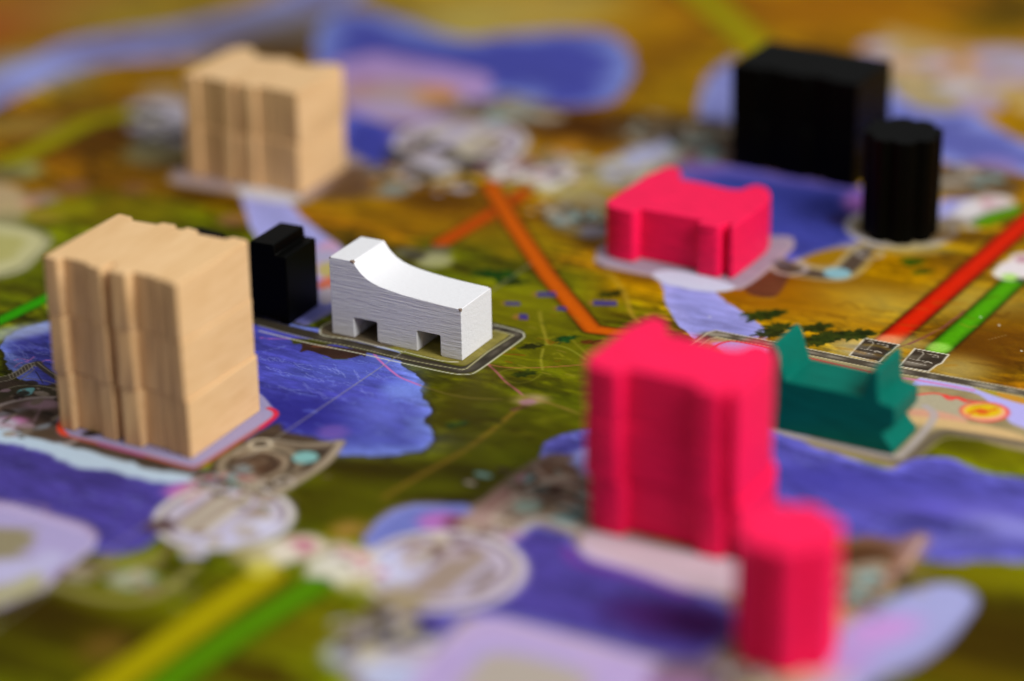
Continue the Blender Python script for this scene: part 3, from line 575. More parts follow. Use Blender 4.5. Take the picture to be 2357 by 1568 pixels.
line('Z3', [(1690, 640), (1820, 625), (1900, 640), (2010, 665), (2100, 680), (2200, 695), (2245, 735), (2200, 780), (2120, 790), (2020, 760)], 0.05, (224, 60, 60), 0.02, 0.9); line('Z3', [(1640, 535), (1800, 560), (2060, 608)], 0.05, (206, 110, 160), 0.02, 0.9)
line('Z3', [(1890, 640), (1920, 660), (1960, 650), (2010, 672)], 0.08, (226, 56, 50), 0.03, 0.9)
disc('Z3', (2125, 733), 0.40, (222, 76, 60), 0.04, 1.0, ry=0.37, region='printed_token'); disc('Z3', (2122, 733), 0.35, (232, 180, 160), 0.03, 0.9, ry=0.32); disc('Z3', (2115, 730), 0.30, (214, 178, 20), 0.06, 1.0, ry=0.25); line('Z3', [(2030, 750), (2090, 720), (2140, 730), (2190, 720)], 0.05, (206, 70, 40), 0.02, 0.85); disc('Z3', (2110, 735), 0.1, (206, 84, 34), 0.04, 0.9); line('Z3', [(2060, 700), (2150, 690), (2210, 710)], 0.06, (180, 140, 30), 0.03, 0.8)
GF = [(1545, 838), (1630, 773), (1648, 768), (1760, 790), (1900, 818), (2060, 851), (2200, 876), (2357, 905), (2800, 985)]
line('P', GF, 0.25, (74, 66, 54), 0.02, sm=False, region='printed_frame')
for k in range(90):
    t = rs.uniform(0, 0.999) * (len(GF) - 1); i = int(t); f = t - i
    disc('P', (GF[i][0] + (GF[i + 1][0] - GF[i][0]) * f, GF[i][1] + (GF[i + 1][1] - GF[i][1]) * f), rs.uniform(0.05, 0.16), [(150, 140, 122), (56, 48, 40), (168, 158, 140)][k % 3], 0.05, 0.55, ry=0.04, ang=-0.5)
line('P', [(x, y - 7) for x, y in GF], 0.03, (214, 204, 176), 0.014, 0.9, sm=False)
line('P', [(x + 3, y + 8) for x, y in GF], 0.026, (200, 192, 150), 0.014, 0.9, sm=False)
line('Z3', [(480, 400), (540, 345), (600, 322), (660, 320), (840, 358), (1100, 420), (1450, 498)], 0.05, (206, 44, 40), 0.016, 0.9)
line('Z3', [(1080, 425), (1450, 497), (1640, 535)], 0.03, (150, 30, 16), 0.016, 0.5)
# lower edge of the teal site
line('P', [(1700, 965), (1790, 985), (1900, 1012), (2040, 1052), (2075, 1064), (2100, 1050), (2160, 1000), (2220, 1000), (2400, 1030)], 0.2, (104, 92, 76), 0.04, 0.95)
line('P', [(1700, 972), (1780, 990), (1900, 1018), (2050, 1050), (2080, 1042), (2130, 990), (2150, 955), (2130, 935)], 0.14, (170, 160, 160), 0.04, 0.85)
line('P', [(1790, 985), (1860, 1002)], 0.14, (180, 180, 216), 0.04, 0.7)
line('P', [(2040, 1076), (2085, 1080), (2115, 1055), (2175, 1010), (2250, 1012)], 0.04, (150, 138, 110), 0.02, 0.8)

# ---- right foreground lake and clutter under the front pink pieces
lake('P', [(1250, 1035), (1290, 1000), (1380, 985), (1500, 975), (1700, 960), (1800, 1000), (1900, 1035), (2040, 1080), (2100, 1055), (2180, 1055), (2260, 1085), (2357, 1100), (2500, 1120), (2900, 1200), (2800, 1300), (2357, 1290), (2250, 1290), (2150, 1290), (2050, 1270), (1950, 1240), (1700, 1220), (1450, 1180), (1330, 1110), (1270, 1080)],
     (70, 66, 154), (104, 102, 196), w=0.5, rag=0.08, seed=41, waves=1.1)
patch((2200, 1170), 1.4, 0.3, (92, 82, 180), 0.6, -0.2); patch((2330, 1210), 0.7, 0.3, (146, 144, 214), 0.7); patch((1900, 1110), 1.2, 0.5, (62, 58, 148), 0.6, -0.3)
fill('P', [(1960, 1240), (2060, 1240), (2130, 1230), (2110, 1290), (2060, 1340), (2000, 1400), (1900, 1430), (1850, 1350)], (116, 84, 62), 0.1, a=0.95)
line('P', [(2120, 1240), (2080, 1300), (2030, 1360), (1970, 1440)], 0.3, (150, 112, 96), 0.1, 0.9)
disc('P', (1955, 1350), 0.42, (142, 148, 132), 0.1, 0.95); disc('P', (1950, 1370), 0.14, (92, 104, 100), 0.08, 0.8); disc('P', (1990, 1275), 0.4, (70, 44, 24), 0.2, 0.9, ry=0.25); disc('P', (1930, 1430), 0.35, (182, 150, 126), 0.15, 0.9)
line('P', [(2125, 1238), (2085, 1300), (2040, 1350)], 0.05, (196, 176, 160), 0.02, 0.9)
lake('P', [(2250, 1385), (2215, 1350), (2160, 1345), (2090, 1362), (2010, 1400), (1930, 1455), (1880, 1510), (1780, 1600), (1700, 1680), (1880, 1690), (2020, 1570), (2130, 1520), (2205, 1450)], (146, 150, 202), (132, 136, 180), w=0.2, rag=0.03, seed=44, waves=0.15)
disc('P', (2030, 1450), 0.6, (184, 138, 200), 0.3, 0.85, ry=0.35, ang=0.5); disc('P', (1900, 1530), 0.7, (170, 132, 196), 0.3, 0.8, ry=0.3, ang=0.4); disc('P', (1790, 1560), 0.9, (196, 150, 150), 0.3, 0.9, ry=0.4)
disc('P', (1740, 1575), 0.7, (168, 146, 96), 0.2, 0.9, ry=0.3)
# lower centre
fill('P', [(820, 1300), (850, 1210), (920, 1165), (1000, 1155), (1090, 1160), (1200, 1075), (1290, 1045), (1400, 1080), (1450, 1200), (1500, 1240), (1750, 1330), (1730, 1560), (1500, 1750), (900, 1700), (790, 1540), (790, 1450), (880, 1400)], (130, 112, 100), 0.08, rag=0.05)
fill('B2', [(1600, 20), (1720, 0), (1720, 160), (1640, 180), (1560, 130)], (142, 146, 208), 0.08)
lake('B2', [(180, 620), (240, 520), (370, 420), (520, 375), (760, 370), (900, 400), (860, 480), (740, 600), (500, 640), (300, 700)], (104, 112, 190), (130, 136, 200), w=0.25, seed=46, waves=0.2)
disc('B2', (700, 490), 0.36, (172, 106, 176), 0.15, 0.95, ry=0.3); disc('B2', (820, 500), 0.25, (104, 56, 66), 0.15, 0.8)
line('B2', [(1000, 420), (1130, 300), (1280, 210), (1360, 160)], 0.32, (140, 108, 100), 0.1, 0.95); disc('B2', (1300, 190), 0.2, (196, 136, 158), 0.1, 0.95, ry=0.12, ang=0.6)
line('B2', [(1380, 110), (1460, 60), (1560, 60)], 0.14, (104, 78, 66), 0.06, 0.8)
disc('B2', (1480, 160), 0.35, (118, 90, 70), 0.15, 0.9); disc('B2', (1580, 280), 0.35, (66, 40, 34), 0.15, 0.9, ry=0.2); disc('B2', (1350, 260), 0.3, (76, 48, 34), 0.15, 0.9, ry=0.15); disc('B2', (1480, 400), 0.5, (112, 92, 66), 0.2, 0.9, ry=0.25); disc('B2', (1280, 390), 0.22, (132, 136, 122), 0.1, 0.9); disc('B2', (1480, 330), 0.4, (130, 112, 92), 0.1, 0.7, ry=0.12)
disc('B2', (1080, 510), 0.25, (62, 44, 8), 0.12, 0.9, ry=0.12, ang=0.7); disc('B2', (960, 480), 0.3, (168, 140, 132), 0.12, 0.9)
lake('B2', [(1130, 690), (1200, 590), (1330, 520), (1560, 580), (1640, 700), (2000, 830), (2500, 980), (2700, 1150), (2500, 1400), (2250, 1420), (1700, 1280), (1200, 1160), (850, 1130), (760, 1220), (560, 1320), (360, 1260), (560, 1080), (900, 1020), (1100, 900)],
     (68, 56, 142), (104, 100, 184), w=0.35, rag=0.04, seed=48, waves=0.8)
disc('B2', (2250, 1150), 0.9, (72, 34, 98), 0.5, 0.85, ry=0.45, ang=-0.4); line('B2', [(1550, 680), (1620, 760), (2000, 860), (2357, 980)], 0.16, (116, 58, 150), 0.1, 0.85)
line('B2', [(1100, 660), (1180, 590), (1300, 500), (1420, 480), (1600, 550)], 0.16, (186, 184, 176), 0.08, 0.9); disc('B2', (1180, 590), 0.2, (170, 120, 170), 0.12, 0.7, ry=0.1, ang=0.6)
fill('B2', [(1640, 640), (1720, 560), (2357, 690), (2900, 780), (2900, 1000), (2357, 950), (2000, 820), (1700, 740)], (192, 172, 182), 0.06, var=0.05)
line('B2', [(1640, 660), (1800, 750), (2357, 930)], 0.1, (196, 176, 210), 0.05, 0.8)
# left ring of the centre clutter
disc('B2', (720, 820), 1.22, (170, 156, 192), 0.1, 0.97, region='printed_disc'); ring('B2', (720, 820), 1.1, 0.16, (186, 172, 206), 0.08, 0.9); disc('B2', (700, 790), 0.92, (164, 152, 152), 0.1, 0.95)
disc('B2', (640, 800), 0.75, (180, 168, 152), 0.2, 0.9, ry=0.26, ang=0.55); disc('B2', (820, 840), 0.45, (134, 122, 100), 0.15, 0.85, ry=0.12, ang=0.55); disc('B2', (900, 700), 0.4, (184, 170, 180), 0.15, 0.8, ry=0.15, ang=0.5); disc('B2', (520, 760), 0.4, (132, 112, 92), 0.15, 0.8, ry=0.12, ang=0.55)
plate('B2', (700, 810), 1.2, 3)
disc('B2', (330, 790), 0.5, (196, 196, 228), 0.2, 0.95); disc('B2', (120, 740), 0.34, (206, 196, 176), 0.12, 0.95); disc('B2', (130, 750), 0.16, (196, 110, 130), 0.1, 0.9); disc('B2', (60, 830), 0.36, (214, 208, 180), 0.12, 0.95); disc('B2', (-50, 790), 0.34, (198, 194, 186), 0.12, 0.95); disc('B2', (140, 900), 0.3, (190, 178, 132), 0.15, 0.8); disc('B2', (0, 680), 0.25, (196, 180, 160), 0.1, 0.9)
fill('B2', [(220, 1000), (420, 930), (620, 1010), (560, 1080), (380, 1160), (260, 1180), (160, 1130)], (150, 134, 96), 0.15, a=0.8); disc('B2', (260, 1200), 0.35, (110, 100, 84), 0.15, 0.9); disc('B2', (100, 1380), 0.42, (162, 168, 172), 0.14, 0.95); disc('B2', (300, 1380), 0.5, (150, 142, 148), 0.2, 0.85); disc('B2', (480, 1280), 0.5, (140, 136, 190), 0.2, 0.85, ry=0.25)
disc('B2', (420, 1500), 0.6, (176, 182, 214), 0.2, 0.95); disc('B2', (520, 1400), 0.5, (178, 160, 172), 0.2, 0.8, ry=0.2)
fill('B2', [(520, 1520), (840, 1200), (900, 1160), (1000, 1140), (1120, 1150), (2120, 1430), (2200, 1460), (2240, 1500), (2240, 1560), (2100, 2000), (300, 2000)], (174, 154, 198), 0.05, var=0.05, sm=False, region='printed_tile')
line('B2', [(520, 1520), (840, 1200), (900, 1160), (1000, 1140), (1120, 1150), (2120, 1430), (2200, 1460)], 0.07, (196, 180, 206), 0.03, 0.9, sm=False)
fill('B2', [(900, 1500), (980, 1400), (1150, 1380), (1500, 1450), (1700, 1560), (1500, 1750), (900, 1800), (820, 1620)], (168, 158, 144), 0.15, a=0.95)
line('B2', [(850, 1300), (1000, 1220), (1300, 1270), (1800, 1400)], 0.16, (182, 162, 196), 0.08, 0.8); line('B2', [(900, 1420), (1000, 1340), (1200, 1340), (1600, 1450)], 0.12, (160, 152, 206), 0.08, 0.8)
disc('B2', (2357, 1540), 0.5, (92, 74, 90), 0.2, 0.8); disc('B2', (2300, 1650), 0.5, (150, 110, 150), 0.2, 0.8)

clutter('B2', (1450, 300), 1.3, 0.7, 90, DM, 0.04, 0.2, 13); clutter('B2', (800, 620), 0.9, 0.4, 40, [(176,160,170),(150,130,110),(190,176,160),(110,86,80)], 0.05, 0.25, 14, 0.5); clutter('B2', (250, 1250), 0.7, 0.7, 44, GM, 0.06, 0.25, 15); clutter('B2', (90, 790), 0.5, 0.35, 30, WM, 0.04, 0.14, 16)
clutter('P', (1985, 1340), 0.8, 0.9, 50, DM, 0.05, 0.22, 17); clutter('P', (1700, 1560), 0.8, 0.3, 20, GM, 0.05, 0.2, 18)
for L in ([(1180, 330), (1300, 250), (1440, 230), (1600, 260), (1720, 330)], [(1200, 400), (1330, 340), (1480, 330), (1640, 380), (1720, 460)], [(1340, 130), (1400, 190), (1500, 210), (1600, 200)], [(1020, 470), (1120, 380), (1230, 330)]):
    line('B2', L, 0.07, (176, 156, 140), 0.03, 0.85)
line('B2', [(1240, 290), (1380, 280), (1560, 310), (1700, 400)], 0.09, (58, 40, 32), 0.03, 0.85)
disc('B2', (1280, 390), 0.2, (132, 150, 138), 0.05, 0.95)
disc('P', (2250, 1150), 1.0, (118, 112, 196), 0.5, 0.5, ry=0.18, ang=-0.3, hard=False); disc('P', (2100, 1120), 1.0, (60, 56, 146), 0.5, 0.5, ry=0.3, ang=-0.3, hard=False); disc('P', (2300, 1240), 0.8, (140, 138, 210), 0.4, 0.5, ry=0.15, ang=0.1, hard=False)
# ---- left foreground
fill('Z1', [(-600, 580), (0, 540), (150, 560), (300, 600), (430, 600), (440, 900), (900, 1000), (1400, 1180), (1500, 1120), (1900, 870), (2000, 920), (2200, 960), (2190, 1010), (2000, 1150), (1900, 1230), (1700, 1330), (-600, 1000)], (74, 60, 48), 0.06, rag=0.05, var=0.25)
line('Z1', [(-300, 560), (0, 550), (110, 520), (200, 460), (262, 440)], 0.16, (84, 74, 60), 0.03, 0.95); line('Z1', [(-300, 545), (0, 535), (110, 500), (180, 450), (262, 436)], 0.028, (176, 166, 146), 0.014, 0.8); line('Z1', [(-100, 575), (60, 560), (180, 500), (240, 452)], 0.028, (170, 160, 140), 0.014, 0.8)
for k in range(9):
    x = 60 + k * 22; y = 530 - k * 10; line('Z1', [(x, y - 16), (x + 14, y + 18)], 0.022, (176, 166, 146), 0.012, 0.7, sm=False)
line('Z1', [(262, 440), (320, 490), (420, 560)], 0.12, (72, 62, 50), 0.03, 0.95); line('Z1', [(262, 434), (320, 480), (420, 548)], 0.025, (150, 140, 122), 0.014, 0.8); line('Z1', [(180, 545), (300, 560), (400, 590)], 0.03, (150, 140, 150), 0.014, 0.7); line('Z1', [(140, 560), (240, 480)], 0.03, (150, 140, 122), 0.014, 0.7); line('Z1', [(250, 500), (300, 580)], 0.02, (50, 44, 60), 0.012, 0.8)
line('Z1', [(-200, 760), (0, 670), (100, 625), (200, 612), (300, 618), (430, 650)], 0.26, (66, 58, 42), 0.04, 0.95); line('Z1', [(-200, 720), (0, 640), (120, 600), (260, 598), (430, 625)], 0.03, (150, 140, 116), 0.016, 0.85)
fill('Z1', [(118, 655), (140, 625), (236, 612), (232, 640), (205, 662), (150, 668)], (120, 178, 180), 0.02, region=None)
ring('Z1', (250, 860), 0.98, 0.1, (176, 160, 156), 0.03, 0.8); disc('Z1', (250, 860), 0.92, (92, 74, 66), 0.06, 0.9); disc('Z1', (290, 730), 0.3, (156, 124, 136), 0.12, 0.9, ry=0.2); disc('Z1', (40, 800), 0.3, (146, 150, 168), 0.1, 0.8, ry=0.12, ang=0.6); disc('Z1', (310, 880), 0.22, (142, 152, 164), 0.06, 0.9, ry=0.07, ang=0.7); disc('Z1', (200, 820), 0.5, (58, 44, 34), 0.2, 0.7, ry=0.3); line('Z1', [(230, 860), (290, 740)], 0.05, (150, 120, 130), 0.03, 0.6)
disc('Z1', (70, 860), 0.3, (196, 120, 170), 0.14, 0.9, ry=0.25); disc('Z1', (0, 880), 0.3, (186, 180, 190), 0.14, 0.9)
disc('Z1', (250, 940), 0.5, (80, 64, 46), 0.2, 0.8, ry=0.2)
# red bordered site under the near natural stack
fill('P', [(135, 985), (150, 950), (330, 880), (560, 890), (630, 940), (636, 956), (600, 985), (470, 1068), (430, 1078), (300, 1040), (150, 1005)], (156, 148, 184), 0.03)
line('P', [(145, 955), (136, 984), (148, 1001), (220, 1020), (320, 1046), (425, 1073), (450, 1074), (472, 1066), (560, 1010), (630, 962), (634, 948), (618, 940)], 0.075, (176, 80, 60), 0.03, 0.95)
line('P', [(139, 975), (140, 990), (150, 1000)], 0.1, (230, 70, 40), 0.03, 0.95); line('P', [(600, 985), (630, 962), (634, 948), (620, 940)], 0.08, (214, 40, 70), 0.025, 0.95); line('P', [(230, 1022), (330, 1048)], 0.09, (168, 84, 130), 0.03, 0.9)
# ornaments right of it
fill('P', [(520, 1060), (600, 1000), (690, 1010), (770, 1020), (760, 1050), (700, 1090), (640, 1120), (560, 1130), (490, 1100)], (64, 52, 40), 0.05, a=0.95, var=0.3, rag=0.06)
ring('P', (600, 1070), 0.62, 0.14, (146, 132, 110), 0.05, 0.9); disc('P', (600, 1070), 0.42, (86, 62, 46), 0.1, 0.9); line('P', [(780, 1020), (750, 1060), (690, 1100), (640, 1130), (600, 1145)], 0.2, (140, 122, 100), 0.05, 0.95); disc('P', (703, 1053), 0.2, (126, 176, 172), 0.04, 0.97); ring('P', (600, 1025), 0.2, 0.07, (170, 158, 132), 0.03, 0.8); line('P', [(620, 1020), (700, 1030), (780, 1020)], 0.12, (140, 124, 104), 0.05, 0.8); disc('P', (560, 1080), 0.15, (132, 146, 150), 0.06, 0.8)
# foreground blue band with foam
lake('P', [(-600, 880), (-100, 985), (0, 1005), (60, 1015), (200, 1050), (320, 1085), (440, 1105), (520, 1120), (480, 1180), (400, 1210), (330, 1260), (230, 1285), (170, 1270), (-600, 1300)], (70, 58, 148), (92, 86, 172), w=0.3, rag=0.03, seed=52, waves=0.8)
fill('P', [(-600, 880), (0, 985), (40, 1000), (120, 1015), (210, 1040), (330, 1075), (440, 1095), (450, 1112), (330, 1105), (250, 1085), (180, 1075), (110, 1045), (40, 1030), (0, 1020), (-600, 930)], (182, 200, 216), 0.06, rag=0.09, rags=3)
disc('P', (430, 1130), 0.36, (176, 106, 176), 0.14, 0.95, ry=0.28); line('P', [(400, 1150), (450, 1110), (520, 1095), (600, 1105)], 0.14, (196, 130, 140), 0.08, 0.8)
# big tile bottom left
fill('P', [(-900, 980), (0, 1155), (100, 1182), (190, 1208), (215, 1222), (222, 1238), (212, 1262), (150, 1315), (95, 1360), (0, 1400), (-900, 1500)], (170, 158, 200), 0.04, sm=False, region='printed_tile')
line('P', [(0, 1155), (100, 1182), (190, 1208), (215, 1222), (222, 1238), (212, 1262), (150, 1315), (95, 1360)], 0.05, (206, 192, 206), 0.025, 0.9, sm=False)
fill('P', [(-900, 1200), (0, 1215), (60, 1225), (80, 1245), (40, 1275), (0, 1290), (-900, 1360)], (142, 132, 100), 0.1, a=0.95); fill('P', [(-900, 1290), (0, 1290), (90, 1270), (150, 1280), (90, 1330), (0, 1345), (-900, 1400)], (188, 184, 216), 0.12, a=0.8)
line('P', [(-200, 1120), (0, 1168), (120, 1198), (200, 1225)], 0.05, (206, 182, 214), 0.03, 0.8); line('P', [(-900, 1100), (0, 1155), (110, 1182), (195, 1208), (222, 1235)], 0.1, (146, 120, 150), 0.05, 0.7)
fill('P', [(-300, 1400), (0, 1350), (80, 1320), (100, 1345), (60, 1370), (0, 1390), (-300, 1500)], (168, 164, 96), 0.12, a=0.8)
line('P', [(140, 1330), (180, 1310), (220, 1290), (290, 1330), (330, 1320), (400, 1250)], 0.14, (92, 66, 60), 0.06, 0.9); line('P', [(130, 1350), (220, 1375), (310, 1380), (380, 1360), (450, 1300)], 0.16, (150, 140, 90), 0.08, 0.85); fill('P', [(230, 1290), (300, 1275), (380, 1270), (350, 1310), (300, 1330), (250, 1320)], (140, 140, 60), 0.12, a=0.8)
disc('P', (308, 1335), 0.34, (142, 164, 152), 0.12, 0.95, ry=0.26); disc('P', (190, 1320), 0.25, (168, 158, 136), 0.12, 0.85); disc('P', (155, 1315), 0.12, (120, 100, 90), 0.08, 0.8)
# left foreground ring
disc('P', (515, 1190), 1.05, (178, 168, 172), 0.08, 0.97, region='printed_disc'); ring('P', (515, 1190), 1.0, 0.12, (196, 184, 178), 0.06, 0.95); ring('P', (540, 1190), 0.85, 0.12, (184, 176, 206), 0.08, 0.8)
disc('P', (490, 1185), 0.72, (158, 138, 124), 0.12, 0.9, ry=0.34, ang=0.55); disc('P', (500, 1190), 0.6, (182, 172, 150), 0.12, 0.9, ry=0.16, ang=0.55); disc('P', (560, 1180), 0.35, (146, 132, 112), 0.1, 0.8, ry=0.1, ang=0.55); plate('P', (515, 1190), 1.05, 5, (184, 176, 190)); disc('P', (585, 1215), 0.45, (202, 200, 226), 0.2, 0.9, ry=0.3); disc('P', (500, 1245), 0.5, (196, 194, 224), 0.18, 0.9, ry=0.22); disc('P', (370, 1210), 0.25, (72, 48, 44), 0.1, 0.9, ry=0.2)
line('P', [(430, 1155), (480, 1125), (560, 1130), (620, 1160)], 0.1, (208, 160, 150), 0.05, 0.8); disc('P', (480, 1120), 0.25, (160, 160, 140), 0.1, 0.7, ry=0.12)
clutter('P', (560, 1130), 0.9, 0.5, 60, DM, 0.03, 0.14, 19); clutter('P', (640, 1070), 0.9, 0.4, 40, [(110,92,74),(46,36,28),(70,56,44),(90,74,58),(130,116,96)], 0.03, 0.11, 20)
line('P', [(780, 1022), (752, 1062), (700, 1098), (640, 1132), (600, 1148)], 0.13, (158, 144, 124), 0.03, 0.95); line('P', [(770, 1020), (740, 1056), (690, 1088), (630, 1120)], 0.05, (60, 46, 36), 0.02, 0.9)
line('P', [(545, 1050), (600, 1038), (650, 1052), (655, 1075), (620, 1098), (560, 1112)], 0.10, (150, 134, 112), 0.03, 0.95); line('P', [(550, 1062), (600, 1052), (635, 1064), (635, 1078), (605, 1092)], 0.05, (56, 44, 36), 0.02, 0.9)
line('P', [(540, 1040), (600, 1012), (700, 1022), (790, 1016)], 0.08, (150, 138, 120), 0.03, 0.9); ring('P', (600, 1022), 0.16, 0.05, (196, 186, 164), 0.02, 0.9); ring('P', (655, 1110), 0.14, 0.05, (190, 180, 170), 0.02, 0.9); disc('P', (703, 1053), 0.2, (122, 172, 170), 0.03, 0.98)
clutter('P', (500, 1240), 0.7, 0.3, 12, [(196,186,176),(170,156,140),(190,184,214),(140,120,104)], 0.06, 0.25, 21, 0.5); clutter('P', (300, 1330), 1.1, 0.4, 36, [(150,140,90),(110,90,74),(180,170,140),(140,164,156)], 0.05, 0.16, 22)
clutter('Z1', (150, 750), 1.6, 0.9, 70, [(120,104,90),(60,48,38),(150,136,120),(46,36,28),(160,130,140)], 0.03, 0.16, 23)
disc('P', (690, 1260), 0.42, (204, 190, 172), 0.08, 0.97); disc('P', (688, 1258), 0.24, (182, 110, 130), 0.1, 0.9); disc('P', (630, 1275), 0.38, (214, 204, 186), 0.1, 0.97); disc('P', (575, 1275), 0.3, (168, 156, 112), 0.12, 0.8)
disc('P', (760, 1320), 0.36, (206, 202, 182), 0.1, 0.97)
pipe('B1', [(1790, 860), (1400, 1120), (700, 1620), (300, 1900)], 0.60, (158, 146, 2), rim=0.85)
pipe('B1', [(2110, 930), (1700, 1180), (1250, 1480), (700, 1900)], 0.55, (80, 128, 2), rim=0.8)
disc('B1', (1760, 800), 0.25, (204, 194, 90), 0.15, 0.8)
# green pipe at the left edge
pipe('P', [(-200, 810), (-20, 748), (120, 680)], 0.3, (50, 150, 4), rim=0.7)
# paper shows along the fold of the board
line('P', [(-560, 1810), (670, 985), (925, 812), (1222, 607)], 0.022, (166, 162, 152), 0.012, 0.7, sm=False)
#PRINT_END

# ------------------------------------------------------------------ materials
def srgb2lin(c): return np.where(c <= 0.04045, c / 12.92, ((c + 0.055) / 1.055) ** 2.4)

def newmat(name):
    m = bpy.data.materials.new(name); m.use_nodes = True
    nt = m.node_tree; return m, nt, nt.nodes['Principled BSDF']

def nnoise(nt, scale, detail=4, rough=0.6, vec=None):
    n = nt.nodes.new('ShaderNodeTexNoise'); n.inputs['Scale'].default_value = scale
    n.inputs['Detail'].default_value = detail; n.inputs['Roughness'].default_value = rough
    if vec: nt.links.new(vec, n.inputs['Vector'])
    return n

def objvec(nt, sc3, rot=(0, 0, 0)):
    t = nt.nodes.new('ShaderNodeTexCoord'); mp = nt.nodes.new('ShaderNodeMapping')
    oi = nt.nodes.new('ShaderNodeObjectInfo'); ad = nt.nodes.new('ShaderNodeVectorMath'); ad.operation = 'ADD'
    ms = nt.nodes.new('ShaderNodeMath'); ms.operation = 'MULTIPLY'; ms.inputs[1].default_value = 40
    nt.links.new(oi.outputs['Random'], ms.inputs[0])
    nt.links.new(t.outputs['Object'], ad.inputs[0]); nt.links.new(ms.outputs[0], ad.inputs[1])
    mp.inputs['Scale'].default_value = sc3; mp.inputs['Rotation'].default_value = rot
    nt.links.new(ad.outputs[0], mp.inputs['Vector']); return mp.outputs[0]

def rampn(nt, fac, stops):
    r = nt.nodes.new('ShaderNodeValToRGB'); cr_ = r.color_ramp
    while len(cr_.elements) < len(stops): cr_.elements.new(0.5)
    for e, (p, c) in zip(cr_.elements, stops): e.position = p; e.color = (*[float(v) for v in srgb2lin(col(c))], 1)
    nt.links.new(fac, r.inputs[0]); return r.outputs[0]

def mixc(nt, fac, a, b, mode='MIX'):
    mx = nt.nodes.new('ShaderNodeMix'); mx.data_type = 'RGBA'; mx.blend_type = mode
    if isinstance(fac, (int, float)): mx.inputs['Factor'].default_value = fac
    else: nt.links.new(fac, mx.inputs['Factor'])
    for s, v in ((6, a), (7, b)):
        if isinstance(v, tuple): mx.inputs[s].default_value = (*[float(q) for q in srgb2lin(col(v))], 1)
        else: nt.links.new(v, mx.inputs[s])
    return mx.outputs[2]

def bump(nt, bsdf, h, strength, dist, prev=None):
    b = nt.nodes.new('ShaderNodeBump'); b.inputs['Strength'].default_value = strength; b.inputs['Distance'].default_value = dist
    nt.links.new(h, b.inputs['Height'])
    if prev: nt.links.new(prev, b.inputs['Normal'])
    nt.links.new(b.outputs[0], bsdf.inputs['Normal']); return b.outputs[0]

def board_mat():
    m, nt, b = newmat('printed_linen_paper')
    at_ = nt.nodes.new('ShaderNodeAttribute'); at_.attribute_name = 'print'
    tc = nt.nodes.new('ShaderNodeTexCoord')
    n = nnoise(nt, 22, 5, 0.7, tc.outputs['Object'])
    r = nt.nodes.new('ShaderNodeMapRange'); r.inputs[3].default_value = 0.86; r.inputs[4].default_value = 1.14
    r.inputs[1].default_value = 0.3; r.inputs[2].default_value = 0.7
    nt.links.new(n.outputs[0], r.inputs[0])
    hs = nt.nodes.new('ShaderNodeVectorMath'); hs.operation = 'SCALE'
    nt.links.new(at_.outputs['Color'], hs.inputs[0]); nt.links.new(r.outputs[0], hs.inputs['Scale'])
    nt.links.new(hs.outputs[0], b.inputs['Base Color'])
    b.inputs['Roughness'].default_value = 0.5; b.inputs['Specular IOR Level'].default_value = 0.03
    # linen press pattern
    mp = nt.nodes.new('ShaderNodeMapping'); mp.inputs['Rotation'].default_value = (0, 0, R(30.5)); nt.links.new(tc.outputs['Object'], mp.inputs[0])
    w1 = nt.nodes.new('ShaderNodeTexWave'); w1.inputs['Scale'].default_value = 9; w1.bands_direction = 'X'
    w2 = nt.nodes.new('ShaderNodeTexWave'); w2.inputs['Scale'].default_value = 9; w2.bands_direction = 'Y'
    for q in (w1, w2):
        nt.links.new(mp.outputs[0], q.inputs['Vector']); q.inputs['Distortion'].default_value = 1.0
    ad = nt.nodes.new('ShaderNodeMath'); ad.operation = 'ADD'; nt.links.new(w1.outputs['Fac'], ad.inputs[0]); nt.links.new(w2.outputs['Fac'], ad.inputs[1])
    bump(nt, b, ad.outputs[0], 0.25, 0.008)
    return m

def wood_mat():
    m, nt, b = newmat('raw_beech_wood')
    v = objvec(nt, (1.0, 0.10, 1.0)); v2 = objvec(nt, (6, 6, 0.3)); v3 = objvec(nt, (7, 0.8, 7))
    big = nnoise(nt, 1.6, 3, 0.5, v); fine = nnoise(nt, 2.0, 5, 0.6, v2); gr = nnoise(nt, 1.6, 5, 0.65, v3)
    c = rampn(nt, gr.outputs[0], [(0.3, (208, 164, 112)), (0.5, (228, 190, 140)), (0.72, (240, 206, 160))])
    c = mixc(nt, 0.35, c, rampn(nt, big.outputs[0], [(0.35, (212, 168, 108)), (0.65, (240, 202, 150))]))
    geo = nt.nodes.new('ShaderNodeTexCoord'); sep = nt.nodes.new('ShaderNodeSeparateXYZ'); nt.links.new(geo.outputs['Normal'], sep.inputs[0])
    # front and back faces are browner, with vertical streaks
    ab = nt.nodes.new('ShaderNodeMath'); ab.operation = 'ABSOLUTE'; nt.links.new(sep.outputs['Y'], ab.inputs[0])
    ff = rampn(nt, fine.outputs[0], [(0.34, (132, 90, 54)), (0.47, (206, 156, 98)), (0.56, (230, 182, 120)), (0.7, (240, 198, 136))])
    mp = nt.nodes.new('ShaderNodeMath'); mp.operation = 'MULTIPLY'; mp.inputs[1].default_value = 0.75; nt.links.new(ab.outputs[0], mp.inputs[0])
    c = mixc(nt, mp.outputs[0], c, ff)
    oi = nt.nodes.new('ShaderNodeObjectInfo')
    c = mixc(nt, 0.35, c, rampn(nt, oi.outputs['Random'], [(0, (220, 178, 122)), (1, (234, 190, 142))]), 'MIX')
    nt.links.new(c, b.inputs['Base Color']); b.inputs['Roughness'].default_value = 0.62; b.inputs['Specular IOR Level'].default_value = 0.25
    bump(nt, b, fine.outputs[0], 0.3, 0.02)
    return m

